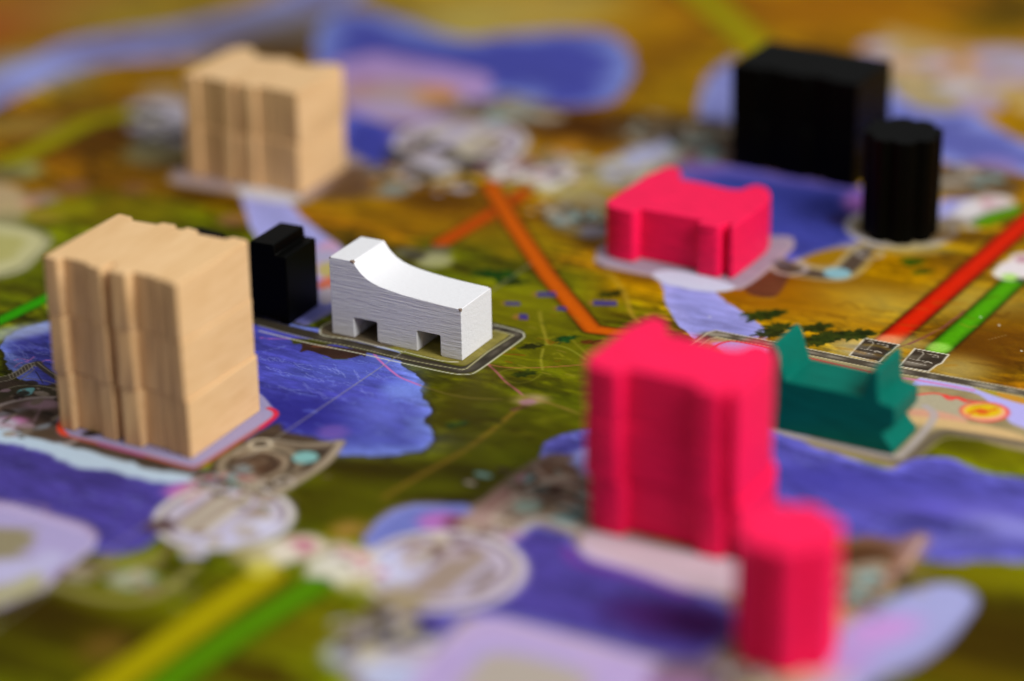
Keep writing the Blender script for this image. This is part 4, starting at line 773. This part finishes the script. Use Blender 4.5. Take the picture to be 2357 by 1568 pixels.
def paint_mat(name, c, rough=0.5, spec=0.3, bumps=0.25, sss=False):
    m, nt, b = newmat(name)
    v = objvec(nt, (1.2, 14, 14)); n = nnoise(nt, 1.5, 5, 0.6, v)
    n2 = nnoise(nt, 24, 3, 0.6, objvec(nt, (1, 1, 1)))
    dark = tuple(int(x * 0.88) for x in c)
    nt.links.new(rampn(nt, n.outputs[0], [(0.35, dark), (0.6, c)]), b.inputs['Base Color'])
    b.inputs['Roughness'].default_value = rough; b.inputs['Specular IOR Level'].default_value = spec
    p = bump(nt, b, n.outputs[0], bumps, 0.015); bump(nt, b, n2.outputs[0], bumps * 0.6, 0.006, p)
    return m

def white_mat(chips):
    m, nt, b = newmat('white_paint_on_wood')
    tc = nt.nodes.new('ShaderNodeTexCoord'); sep = nt.nodes.new('ShaderNodeSeparateXYZ'); nt.links.new(tc.outputs['Normal'], sep.inputs[0])
    # raised grain lines running the length of the block; pores on the end and top
    grain = nnoise(nt, 1.0, 6, 0.62, objvec(nt, (1.7, 3, 30)))
    g2 = nnoise(nt, 1.0, 3, 0.5, objvec(nt, (4, 3, 60)))
    pores = nnoise(nt, 17, 4, 0.65, objvec(nt, (0.6, 1, 1)))
    ab = nt.nodes.new('ShaderNodeMath'); ab.operation = 'ABSOLUTE'; nt.links.new(sep.outputs['Y'], ab.inputs[0])
    add = nt.nodes.new('ShaderNodeMath'); add.operation = 'ADD'; nt.links.new(grain.outputs[0], add.inputs[0])
    h2 = nt.nodes.new('ShaderNodeMath'); h2.operation = 'MULTIPLY'; h2.inputs[1].default_value = 0.35; nt.links.new(g2.outputs[0], h2.inputs[0]); nt.links.new(h2.outputs[0], add.inputs[1])
    # sharpen the ridges
    mr = nt.nodes.new('ShaderNodeMapRange'); mr.interpolation_type = 'SMOOTHSTEP'; mr.inputs[1].default_value = 0.5; mr.inputs[2].default_value = 0.86
    nt.links.new(add.outputs[0], mr.inputs[0])
    mxh = nt.nodes.new('ShaderNodeMix'); nt.links.new(ab.outputs[0], mxh.inputs['Factor']); nt.links.new(pores.outputs[0], mxh.inputs[2]); nt.links.new(mr.outputs[0], mxh.inputs[3])
    pr = nt.nodes.new('ShaderNodeTexVoronoi'); pr.inputs['Scale'].default_value = 7.5; nt.links.new(tc.outputs['Object'], pr.inputs['Vector'])
    pit = nt.nodes.new('ShaderNodeMath'); pit.operation = 'LESS_THAN'; pit.inputs[1].default_value = 0.045; nt.links.new(pr.outputs['Distance'], pit.inputs[0])
    base = mixc(nt, pit.outputs[0], (229, 229, 232), (170, 166, 162))
    # chips that bare the wood
    fac = None
    nz = nnoise(nt, 26, 3, 0.6, tc.outputs['Object'])
    for (p, r) in chips:
        d = nt.nodes.new('ShaderNodeVectorMath'); d.operation = 'DISTANCE'; nt.links.new(tc.outputs['Object'], d.inputs[0]); d.inputs[1].default_value = p
        s = nt.nodes.new('ShaderNodeMath'); s.operation = 'MULTIPLY_ADD'; nt.links.new(nz.outputs[0], s.inputs[0]); s.inputs[1].default_value = r * 1.6; nt.links.new(d.outputs['Value'], s.inputs[2])
        l = nt.nodes.new('ShaderNodeMath'); l.operation = 'LESS_THAN'; nt.links.new(s.outputs[0], l.inputs[0]); l.inputs[1].default_value = r * 1.8
        if fac is None: fac = l.outputs[0]
        else:
            mx = nt.nodes.new('ShaderNodeMath'); mx.operation = 'MAXIMUM'; nt.links.new(fac, mx.inputs[0]); nt.links.new(l.outputs[0], mx.inputs[1]); fac = mx.outputs[0]
    base = mixc(nt, fac, base, (132, 112, 96))
    nt.links.new(base, b.inputs['Base Color'])
    b.inputs['Roughness'].default_value = 0.55; b.inputs['Specular IOR Level'].default_value = 0.3
    bump(nt, b, mxh.outputs[0], 0.5, 0.026)
    return m

M_board = board_mat(); M_wood = wood_mat()
M_pink = paint_mat('pink_paint', (252, 26, 84), 0.45, 0.12, 0.2)
M_teal = paint_mat('teal_paint', (0, 106, 90), 0.5, 0.1, 0.15)
M_black = paint_mat('black_paint', (4, 4, 3), 0.38, 0.05, 0.35)

# ------------------------------------------------------------------ board mesh
keep = REG
board = empty('game_board', (0, 46, 0))
tag(board, 'printed map board with blue lakes on ochre and green land under all the wooden pieces', 'game board')
Z = np.zeros(N)
seamA = at(670, 985); seamB = at(1218, 610)
sd = (seamB - seamA).normalized(); snx, sny = -sd.y, sd.x
dist = (X - seamA.x) * snx + (Y - seamA.y) * sny
Z -= 0.012 * np.exp(-(dist / 0.014) ** 2)
C = np.clip(C, 0, 1); C = C
lum = (C @ np.array([0.3, 0.59, 0.11]))[:, None]
C = lum + (C - lum) * 1.03                                      # the inks are strong
lin = srgb2lin(np.clip(C, 0, 1)) * 0.95
rgba = np.ones((N, 4), np.float32); rgba[:, :3] = lin
iy, ix = np.meshgrid(np.arange(NY - 1), np.arange(NX - 1), indexing='ij')
q0 = (iy * NX + ix).ravel()
quads = np.stack([q0, q0 + NX, q0 + NX + 1, q0 + 1], 1)          # rows run towards the camera
fr = REG[q0]
fside = (dist[q0] > 0).astype(int)
fid = np.where(fr == 0, np.where(fside == 1, -1, 0), fr)

def board_piece(name, mask, label=None):
    f = quads[mask]
    if not len(f): return None
    used, inv = np.unique(f, return_inverse=True)
    me = bpy.data.meshes.new(name); nv, nf = len(used), len(f)
    me.vertices.add(nv); co = np.stack([X[used], Y[used] - 46, Z[used]], 1).astype(np.float32); me.vertices.foreach_set('co', co.ravel())
    me.loops.add(nf * 4); me.loops.foreach_set('vertex_index', inv.astype(np.int32).ravel())
    me.polygons.add(nf); me.polygons.foreach_set('loop_start', np.arange(nf, dtype=np.int32) * 4)
    me.polygons.foreach_set('use_smooth', np.ones(nf, bool))
    me.update(calc_edges=True)
    ca = me.color_attributes.new('print', 'FLOAT_COLOR', 'POINT'); ca.data.foreach_set('color', rgba[used].ravel())
    me.materials.append(M_board)
    o = link(bpy.data.objects.new(name, me)); o.parent = board
    if label: o['label'] = label
    return o

# connected areas of one printed kind become parts of their own
from collections import deque
def components(mask2d):
    H_, W_ = mask2d.shape; lab = np.zeros(mask2d.shape, np.int32); n = 0
    # run-based union find, row by row
    parent = [0]
    def find(a):
        while parent[a] != a: parent[a] = parent[parent[a]]; a = parent[a]
        return a
    prev = []
    for r in range(H_):
        row = mask2d[r]; ch = np.flatnonzero(np.diff(np.concatenate([[0], row.astype(np.int8), [0]])))
        cur = []
        for a, b in zip(ch[::2], ch[1::2]):
            l = 0
            for (pa, pb, pl) in prev:
                if pa < b and a < pb:
                    q = find(pl)
                    if l == 0: l = q
                    elif q != l: parent[max(q, l)] = min(q, l); l = min(q, l)
            if l == 0: parent.append(len(parent)); l = len(parent) - 1
            cur.append((a, b, l)); lab[r, a:b] = l
        prev = cur
    roots = np.array([find(i) for i in range(len(parent))]); return roots[lab]

fid2 = fid.reshape(NY - 1, NX - 1)
owner = fid2.copy()
pieces = []
ppy = pyg[:-1, :-1]; ppx = pxg[:-1, :-1]
for rid in range(1, len(REGNAMES)):
    lab = components(fid2 == rid)
    for l in np.unique(lab):
        if l == 0: continue
        mk = lab == l
        vis = mk & (ppx > 0) & (ppx < VW) & (ppy > 0) & (ppy < VH)
        # picture area of the patch decides if it is big enough to be told apart
        rr, cc = np.nonzero(vis)
        areapx = float(((rows[rr + 1] - rows[rr]) * (cols[cc + 1] - cols[cc])).sum()) if len(rr) else 0
        if areapx < 2500: owner[mk] = np.where((dist[:N].reshape(NY, NX)[:-1, :-1][mk] > 0), -1, 0)
        else: pieces.append((REGNAMES[rid], mk.ravel()))
ow = owner.ravel()
board_piece('board_panel', ow == -1); board_piece('board_panel', ow == 0)
for nm, mk in pieces: board_piece(nm, mk)

def mesh_obj(name, bm, mat, parent=None, bevel=0.025, seg=2, smooth_=True):
    me = bpy.data.meshes.new(name); bmesh.ops.recalc_face_normals(bm, faces=bm.faces[:]); bm.to_mesh(me); bm.free()
    me.materials.append(mat)
    o = link(bpy.data.objects.new(name, me)); o.parent = parent
    if bevel:
        md = o.modifiers.new('edge_round', 'BEVEL'); md.width = bevel; md.segments = seg; md.limit_method = 'ANGLE'; md.angle_limit = R(28); md.harden_normals = False
    if smooth_:
        me.polygons.foreach_set('use_smooth', [True] * len(me.polygons)); me.set_sharp_from_angle(angle=R(40))
    return o

# cardboard core under the printed sheet, and the table it lies on
bm = bmesh.new()
cx_ = [(-13.2, 75), (13.2, 75), (6.0, 27.5), (-6.0, 27.5)]
xs = [at(-1500, 2300), at(3900, 2300), at(3900, -420), at(-1500, -420)]
vs = [bm.verts.new((p.x * 0.999, p.y - 46, -0.06)) for p in xs] + [bm.verts.new((p.x * 0.999, p.y - 46, -0.28)) for p in xs]
bm.faces.new(vs[:4]); bm.faces.new(vs[4:][::-1])
for i in range(4): bm.faces.new((vs[i], vs[4 + i], vs[4 + (i + 1) % 4], vs[(i + 1) % 4]))
mg, ntg, bg_ = newmat('grey_cardboard'); ng = nnoise(ntg, 3, 4); ntg.links.new(rampn(ntg, ng.outputs[0], [(0.3, (96, 92, 86)), (0.7, (128, 122, 112))]), bg_.inputs['Base Color']); bg_.inputs['Roughness'].default_value = 0.9
mesh_obj('board_core', bm, mg, board, bevel=0, smooth_=False)
bm = bmesh.new(); bmesh.ops.create_grid(bm, x_segments=2, y_segments=2, size=150); bmesh.ops.translate(bm, verts=bm.verts, vec=(0, 60, -0.285))
mt, ntt, bt = newmat('table_wood'); nv_ = nnoise(ntt, 1.0, 5, 0.6, objvec(ntt, (0.05, 1.2, 1))); ntt.links.new(rampn(ntt, nv_.outputs[0], [(0.3, (70, 48, 30)), (0.7, (104, 74, 48))]), bt.inputs['Base Color']); bt.inputs['Roughness'].default_value = 0.6
tag(mesh_obj('table', bm, mt, bevel=0), kind='structure')

# ------------------------------------------------------------------ wooden pieces
def extrude_z(pts, h, n_cut=1):
    """plan outline pulled up"""
    bm = bmesh.new(); n = len(pts)
    lo = [bm.verts.new((x, y, 0)) for x, y in pts]; hi = [bm.verts.new((x, y, h)) for x, y in pts]
    bm.faces.new(hi); bm.faces.new(lo[::-1])
    for i in range(n): bm.faces.new((lo[i], lo[(i + 1) % n], hi[(i + 1) % n], hi[i]))
    return bm

def extrude_y(pts, d):
    """elevation outline (x, z) pulled back along the depth"""
    bm = bmesh.new(); n = len(pts)
    a = [bm.verts.new((x, 0, z)) for x, z in pts]; b = [bm.verts.new((x, d, z)) for x, z in pts]
    bm.faces.new(a); bm.faces.new(b[::-1])
    for i in range(n): bm.faces.new((a[i], b[i], b[(i + 1) % n], a[(i + 1) % n]))
    return bm

def place(o, corner, ang, z=0.0):
    """origin of every block is its front right corner"""
    o.location = (corner[0], corner[1], z); o.rotation_euler = (0, 0, R(ang)); return o

# plan outline of the tall dam pieces (x runs left from the front right corner, y is depth)
DAM = [(-2.55, 0.0), (-2.30, -0.02), (-2.26, 0.0), (-2.25, 0.12), (-1.78, 0.10), (-1.74, 0.05), (-1.70, 0.01), (-1.45, -0.01), (-1.42, 0.02), (-1.41, 0.26), (-1.30, 0.26), (-1.29, 0.02), (-1.26, -0.02),
       (-0.96, -0.02), (-0.93, 0.0), (-0.92, 0.13), (-0.48, 0.11), (-0.46, 0.07), (-0.20, 0.06), (-0.18, 0.02), (0.0, 0.0),
       (0.0, 1.98), (-0.06, 2.02), (-0.32, 2.03), (-0.36, 1.93), (-0.40, 1.90), (-0.94, 1.88), (-0.97, 2.0), (-1.20, 2.04), (-1.23, 1.92), (-1.40, 1.93), (-1.43, 2.04), (-1.68, 2.03), (-1.72, 1.92), (-2.22, 1.88), (-2.26, 2.0), (-2.50, 2.03), (-2.55, 2.0)]
DAMP = [(-2.62, 0.08), (-2.56, -0.08), (-2.42, -0.19), (-2.22, -0.23), (-2.00, -0.22), (-1.94, -0.20), (-1.92, -0.16), (-1.91, 0.02), (-1.3, 0.06), (-0.68, 0.08), (-0.67, -0.10), (-0.62, -0.12), (-0.30, -0.10), (-0.24, -0.06), (-0.22, 0.2), (-0.11, 0.2), (-0.10, 0.02), (0.0, 0.02),
        (0.0, 0.8), (-0.03, 1.4), (-0.13, 1.75), (-0.3, 2.0), (-0.5, 2.12), (-0.66, 2.08), (-0.76, 1.72), (-0.95, 1.66), (-1.5, 1.7), (-1.95, 1.68), (-2.05, 1.8), (-2.2, 2.1), (-2.35, 2.2), (-2.52, 2.14), (-2.56, 1.9), (-2.62, 1.62)]

def dam_stack(name, outline, mat, corner, ang, specs, h=1.0, cat='game piece', group=None):
    proto = None
    for i, (dx_, dy_, da, label) in enumerate(specs):
        if proto is None: o = proto = mesh_obj(name, extrude_z(outline, h - 0.004), mat, bevel=0.02)
        else: o = link(proto.copy())
        tag(o, label, cat, group); place(o, (corner.x + dx_, corner.y + dy_), ang + da, i * h)

dam_stack('dam_block', DAM, M_wood, at(440, 1058), -29, [
    (0.0, 0.0, 0.0, 'lowest unpainted wooden dam block of the near stack of three on the red bordered site'),
    (-0.03, 0.0, 0.15, 'middle unpainted wooden dam block of the near stack of three'),
    (-0.045, 0.0, -0.1, 'topmost unpainted wooden dam block of the near stack of three, beside the blue lake')], group='unpainted dam blocks')
DAMB = [(p[0], p[1] * 0.5) for p in DAM if p[1] < 1.0] + [(0.0, 1.9), (-0.08, 2.02), (-0.35, 2.05), (-0.5, 1.9), (-0.62, 1.72), (-1.0, 1.72), (-1.1, 1.86), (-1.35, 1.9), (-1.5, 1.76), (-1.9, 1.74), (-2.02, 1.95), (-2.15, 2.12), (-2.4, 2.14), (-2.5, 2.0), (-2.55, 1.9)]
dam_stack('dam_block', [(x * 1.03, y * 0.9) for x, y in DAMB], M_wood, at(690, 452), -29, [
    (0.0, 0.0, 0.0, 'lower blurred unpainted wooden dam block of the two stacked at the back left'),
    (0.03, 0.02, 0.5, 'upper blurred unpainted wooden dam block of the two stacked at the back left')], h=1.05, group='unpainted dam blocks')
BLK = [(-2.5, 0), (-1.9, 0), (-1.88, 0.08), (-1.5, 0.08), (-1.48, 0), (-1.0, 0), (-0.98, 0.1), (-0.6, 0.1), (-0.55, 0), (0, 0), (0, 1.65), (-2.5, 1.72)]
dam_stack('dam_block', [(x * 1.07, y * 1.0) for x, y in BLK], M_black, at(1966, 436), -31, [
    (0.0, 0.0, 0.0, 'lower black painted dam block of the stacked pair behind the pink block'),
    (0.0, 0.03, 0.3, 'upper black painted dam block of the stacked pair behind the pink block')], h=1.06, group='black dam blocks')
dam_stack('dam_block', DAMP, M_pink, at(1685, 643), -32, [
    (0.0, 0.0, 0.0, 'single pink painted dam block standing alone above the narrow river')], group='pink dam blocks')
dam_stack('dam_block', [(x * 0.955, y * 0.84) for x, y in DAMP], M_pink, at(1697, 1294), -32, [
    (0.0, 0.0, 0.0, 'lowest pink dam block of the blurred stack of three in the foreground'),
    (-0.06, 0.0, 0.5, 'middle pink dam block of the blurred stack of three in the foreground'),
    (-0.06, 0.0, 0.0, 'topmost pink dam block of the blurred stack of three in the foreground')], h=0.90, group='pink dam blocks')

# fluted towers
def tower(mat, label, c, r, h, lobes, ph, group):
    pts = []
    n = lobes * 14
    for i in range(n):
        a = 2 * math.pi * i / n; g = ((a - ph) * lobes / (2 * math.pi)) % 1.0; g = min(g, 1 - g)     # 0 in a flute, 0.5 on a rib
        rr = r * (1 - 0.17 * math.exp(-(g / 0.15) ** 2)); pts.append((rr * math.cos(a), rr * math.sin(a)))
    bm = extrude_z(pts, h)
    bmesh.ops.inset_region(bm, faces=[f for f in bm.faces if f.normal.z > 0.9 or len(f.verts) > 8 and f.calc_center_median().z > h * 0.9], thickness=0.035, depth=0.0)
    for v in bm.verts:
        if v.co.z > h - 1e-4 and math.hypot(v.co.x, v.co.y) > 0:
            pass
    o = mesh_obj('fluted_tower', bm, mat, bevel=0.02)
    tag(o, label, 'game piece', group); o.location = (c.x, c.y, 0); return o
tower(M_black, 'black fluted round tower on the printed ring behind the red pipe', Vector((7.26, 49.2, 0)), 0.72, 2.0, 8, R(-72), None)
tower(M_pink, 'pink fluted round tower at the front, badly out of focus', Vector((3.70, 34.0, 0)), 0.72, 1.88, 7, R(-73), None)

# white turbine house with two openings and a swept roof
arc = [(-2.11, 1.43), (-2.09, 1.40), (-2.04, 1.33), (-1.97, 1.25), (-1.87, 1.17), (-1.75, 1.11), (-1.6, 1.065), (-1.4, 1.03), (-1.15, 1.0), (-0.9, 0.98), (-0.6, 0.965), (-0.3, 0.955), (0.0, 0.95)]
Wp = [(0, 0), (-0.03, 0), (-0.39, 0), (-0.42, 0.03), (-0.42, 0.37), (-0.44, 0.385), (-0.86, 0.385), (-0.88, 0.365), (-0.88, 0.0), (-0.93, 0.0), (-1.62, 0.0), (-1.67, 0.03), (-1.67, 0.36), (-1.69, 0.38), (-2.12, 0.38), (-2.135, 0.36), (-2.135, 0), (-2.57, 0), (-2.58, 0.02), (-2.585, 1.42)] + [(x, z) for x, z in arc]
Wp = Wp[::-1]
M_white = white_mat([((-2.12, 0.02, 1.42), 0.045), ((-2.58, 0.0, 1.42), 0.025), ((-0.01, 0.0, 0.94), 0.04), ((-0.02, 1.04, 0.95), 0.035), ((-1.3, 0.0, 0.0), 0.0001)])
bmw = extrude_y(Wp, 1.05)
for x0, x1, z1 in ((-0.88, -0.42, 0.385), (-2.135, -1.67, 0.38)):            # plugs added at the back to keep the openings dark inside
    a = bmesh.ops.create_cube(bmw, size=1.0)
    for v in a['verts']: v.co = Vector(((x0 + x1) / 2 + v.co.x * (x1 - x0 + 0.04), 0.93 + v.co.y * 0.16, (z1 + 0.02) / 2 + 0.003 + v.co.z * (z1 + 0.02 - 0.006)))
o = mesh_obj('turbine_house', bmw, M_white, bevel=0.022, seg=3)
place(o, at(1064, 831), -29); tag(o, 'white wooden turbine house with swept roof and two square openings, in sharp focus', 'game piece')
# dark turbine house behind the near stack
Bp = [(0, 0), (-0.15, 0), (-0.2, 0.07), (-0.9, 0.07), (-0.95, 0), (-1.5, 0), (-1.55, 0.07), (-2.25, 0.07), (-2.3, 0), (-2.47, 0), (-2.47, 1.07), (-1.92, 1.05), (-1.88, 0.95), (-0.78, 0.95), (-0.72, 1.46), (-0.24, 1.47), (-0.22, 1.28), (0, 1.28)]
o = mesh_obj('turbine_house', extrude_y(Bp, 1.0), M_black, bevel=0.02); place(o, at(665.8, 749.7), -28)
tag(o, 'black stepped turbine house half hidden behind the near unpainted stack', 'game piece')
# teal turbine house
Tp = [(0, 0), (-0.005, 0.1), (-0.14, 0.24), (-0.2, 0.33), (-0.17, 0.40), (-0.03, 0.5), (0, 0.55), (0, 0.82), (-0.27, 0.87), (-0.30, 1.0), (-0.31, 1.36), (-0.36, 1.41), (-0.42, 1.38), (-0.5, 1.1), (-0.56, 0.89),
      (-1.86, 0.88), (-1.93, 1.05), (-2.02, 1.36), (-2.08, 1.45), (-2.15, 1.44), (-2.19, 1.3), (-2.20, 0.9), (-2.5, 0.84), (-2.5, 0.55), (-2.46, 0.5), (-2.34, 0.4), (-2.31, 0.33), (-2.36, 0.24), (-2.5, 0.12), (-2.5, 0)]
o = mesh_obj('turbine_house', extrude_y(Tp, 0.96), M_teal, bevel=0.02); place(o, at(*conv('T', (1500, 1380))), -30)
tag(o, 'teal turbine house with two pointed towers and notched ends', 'game piece')
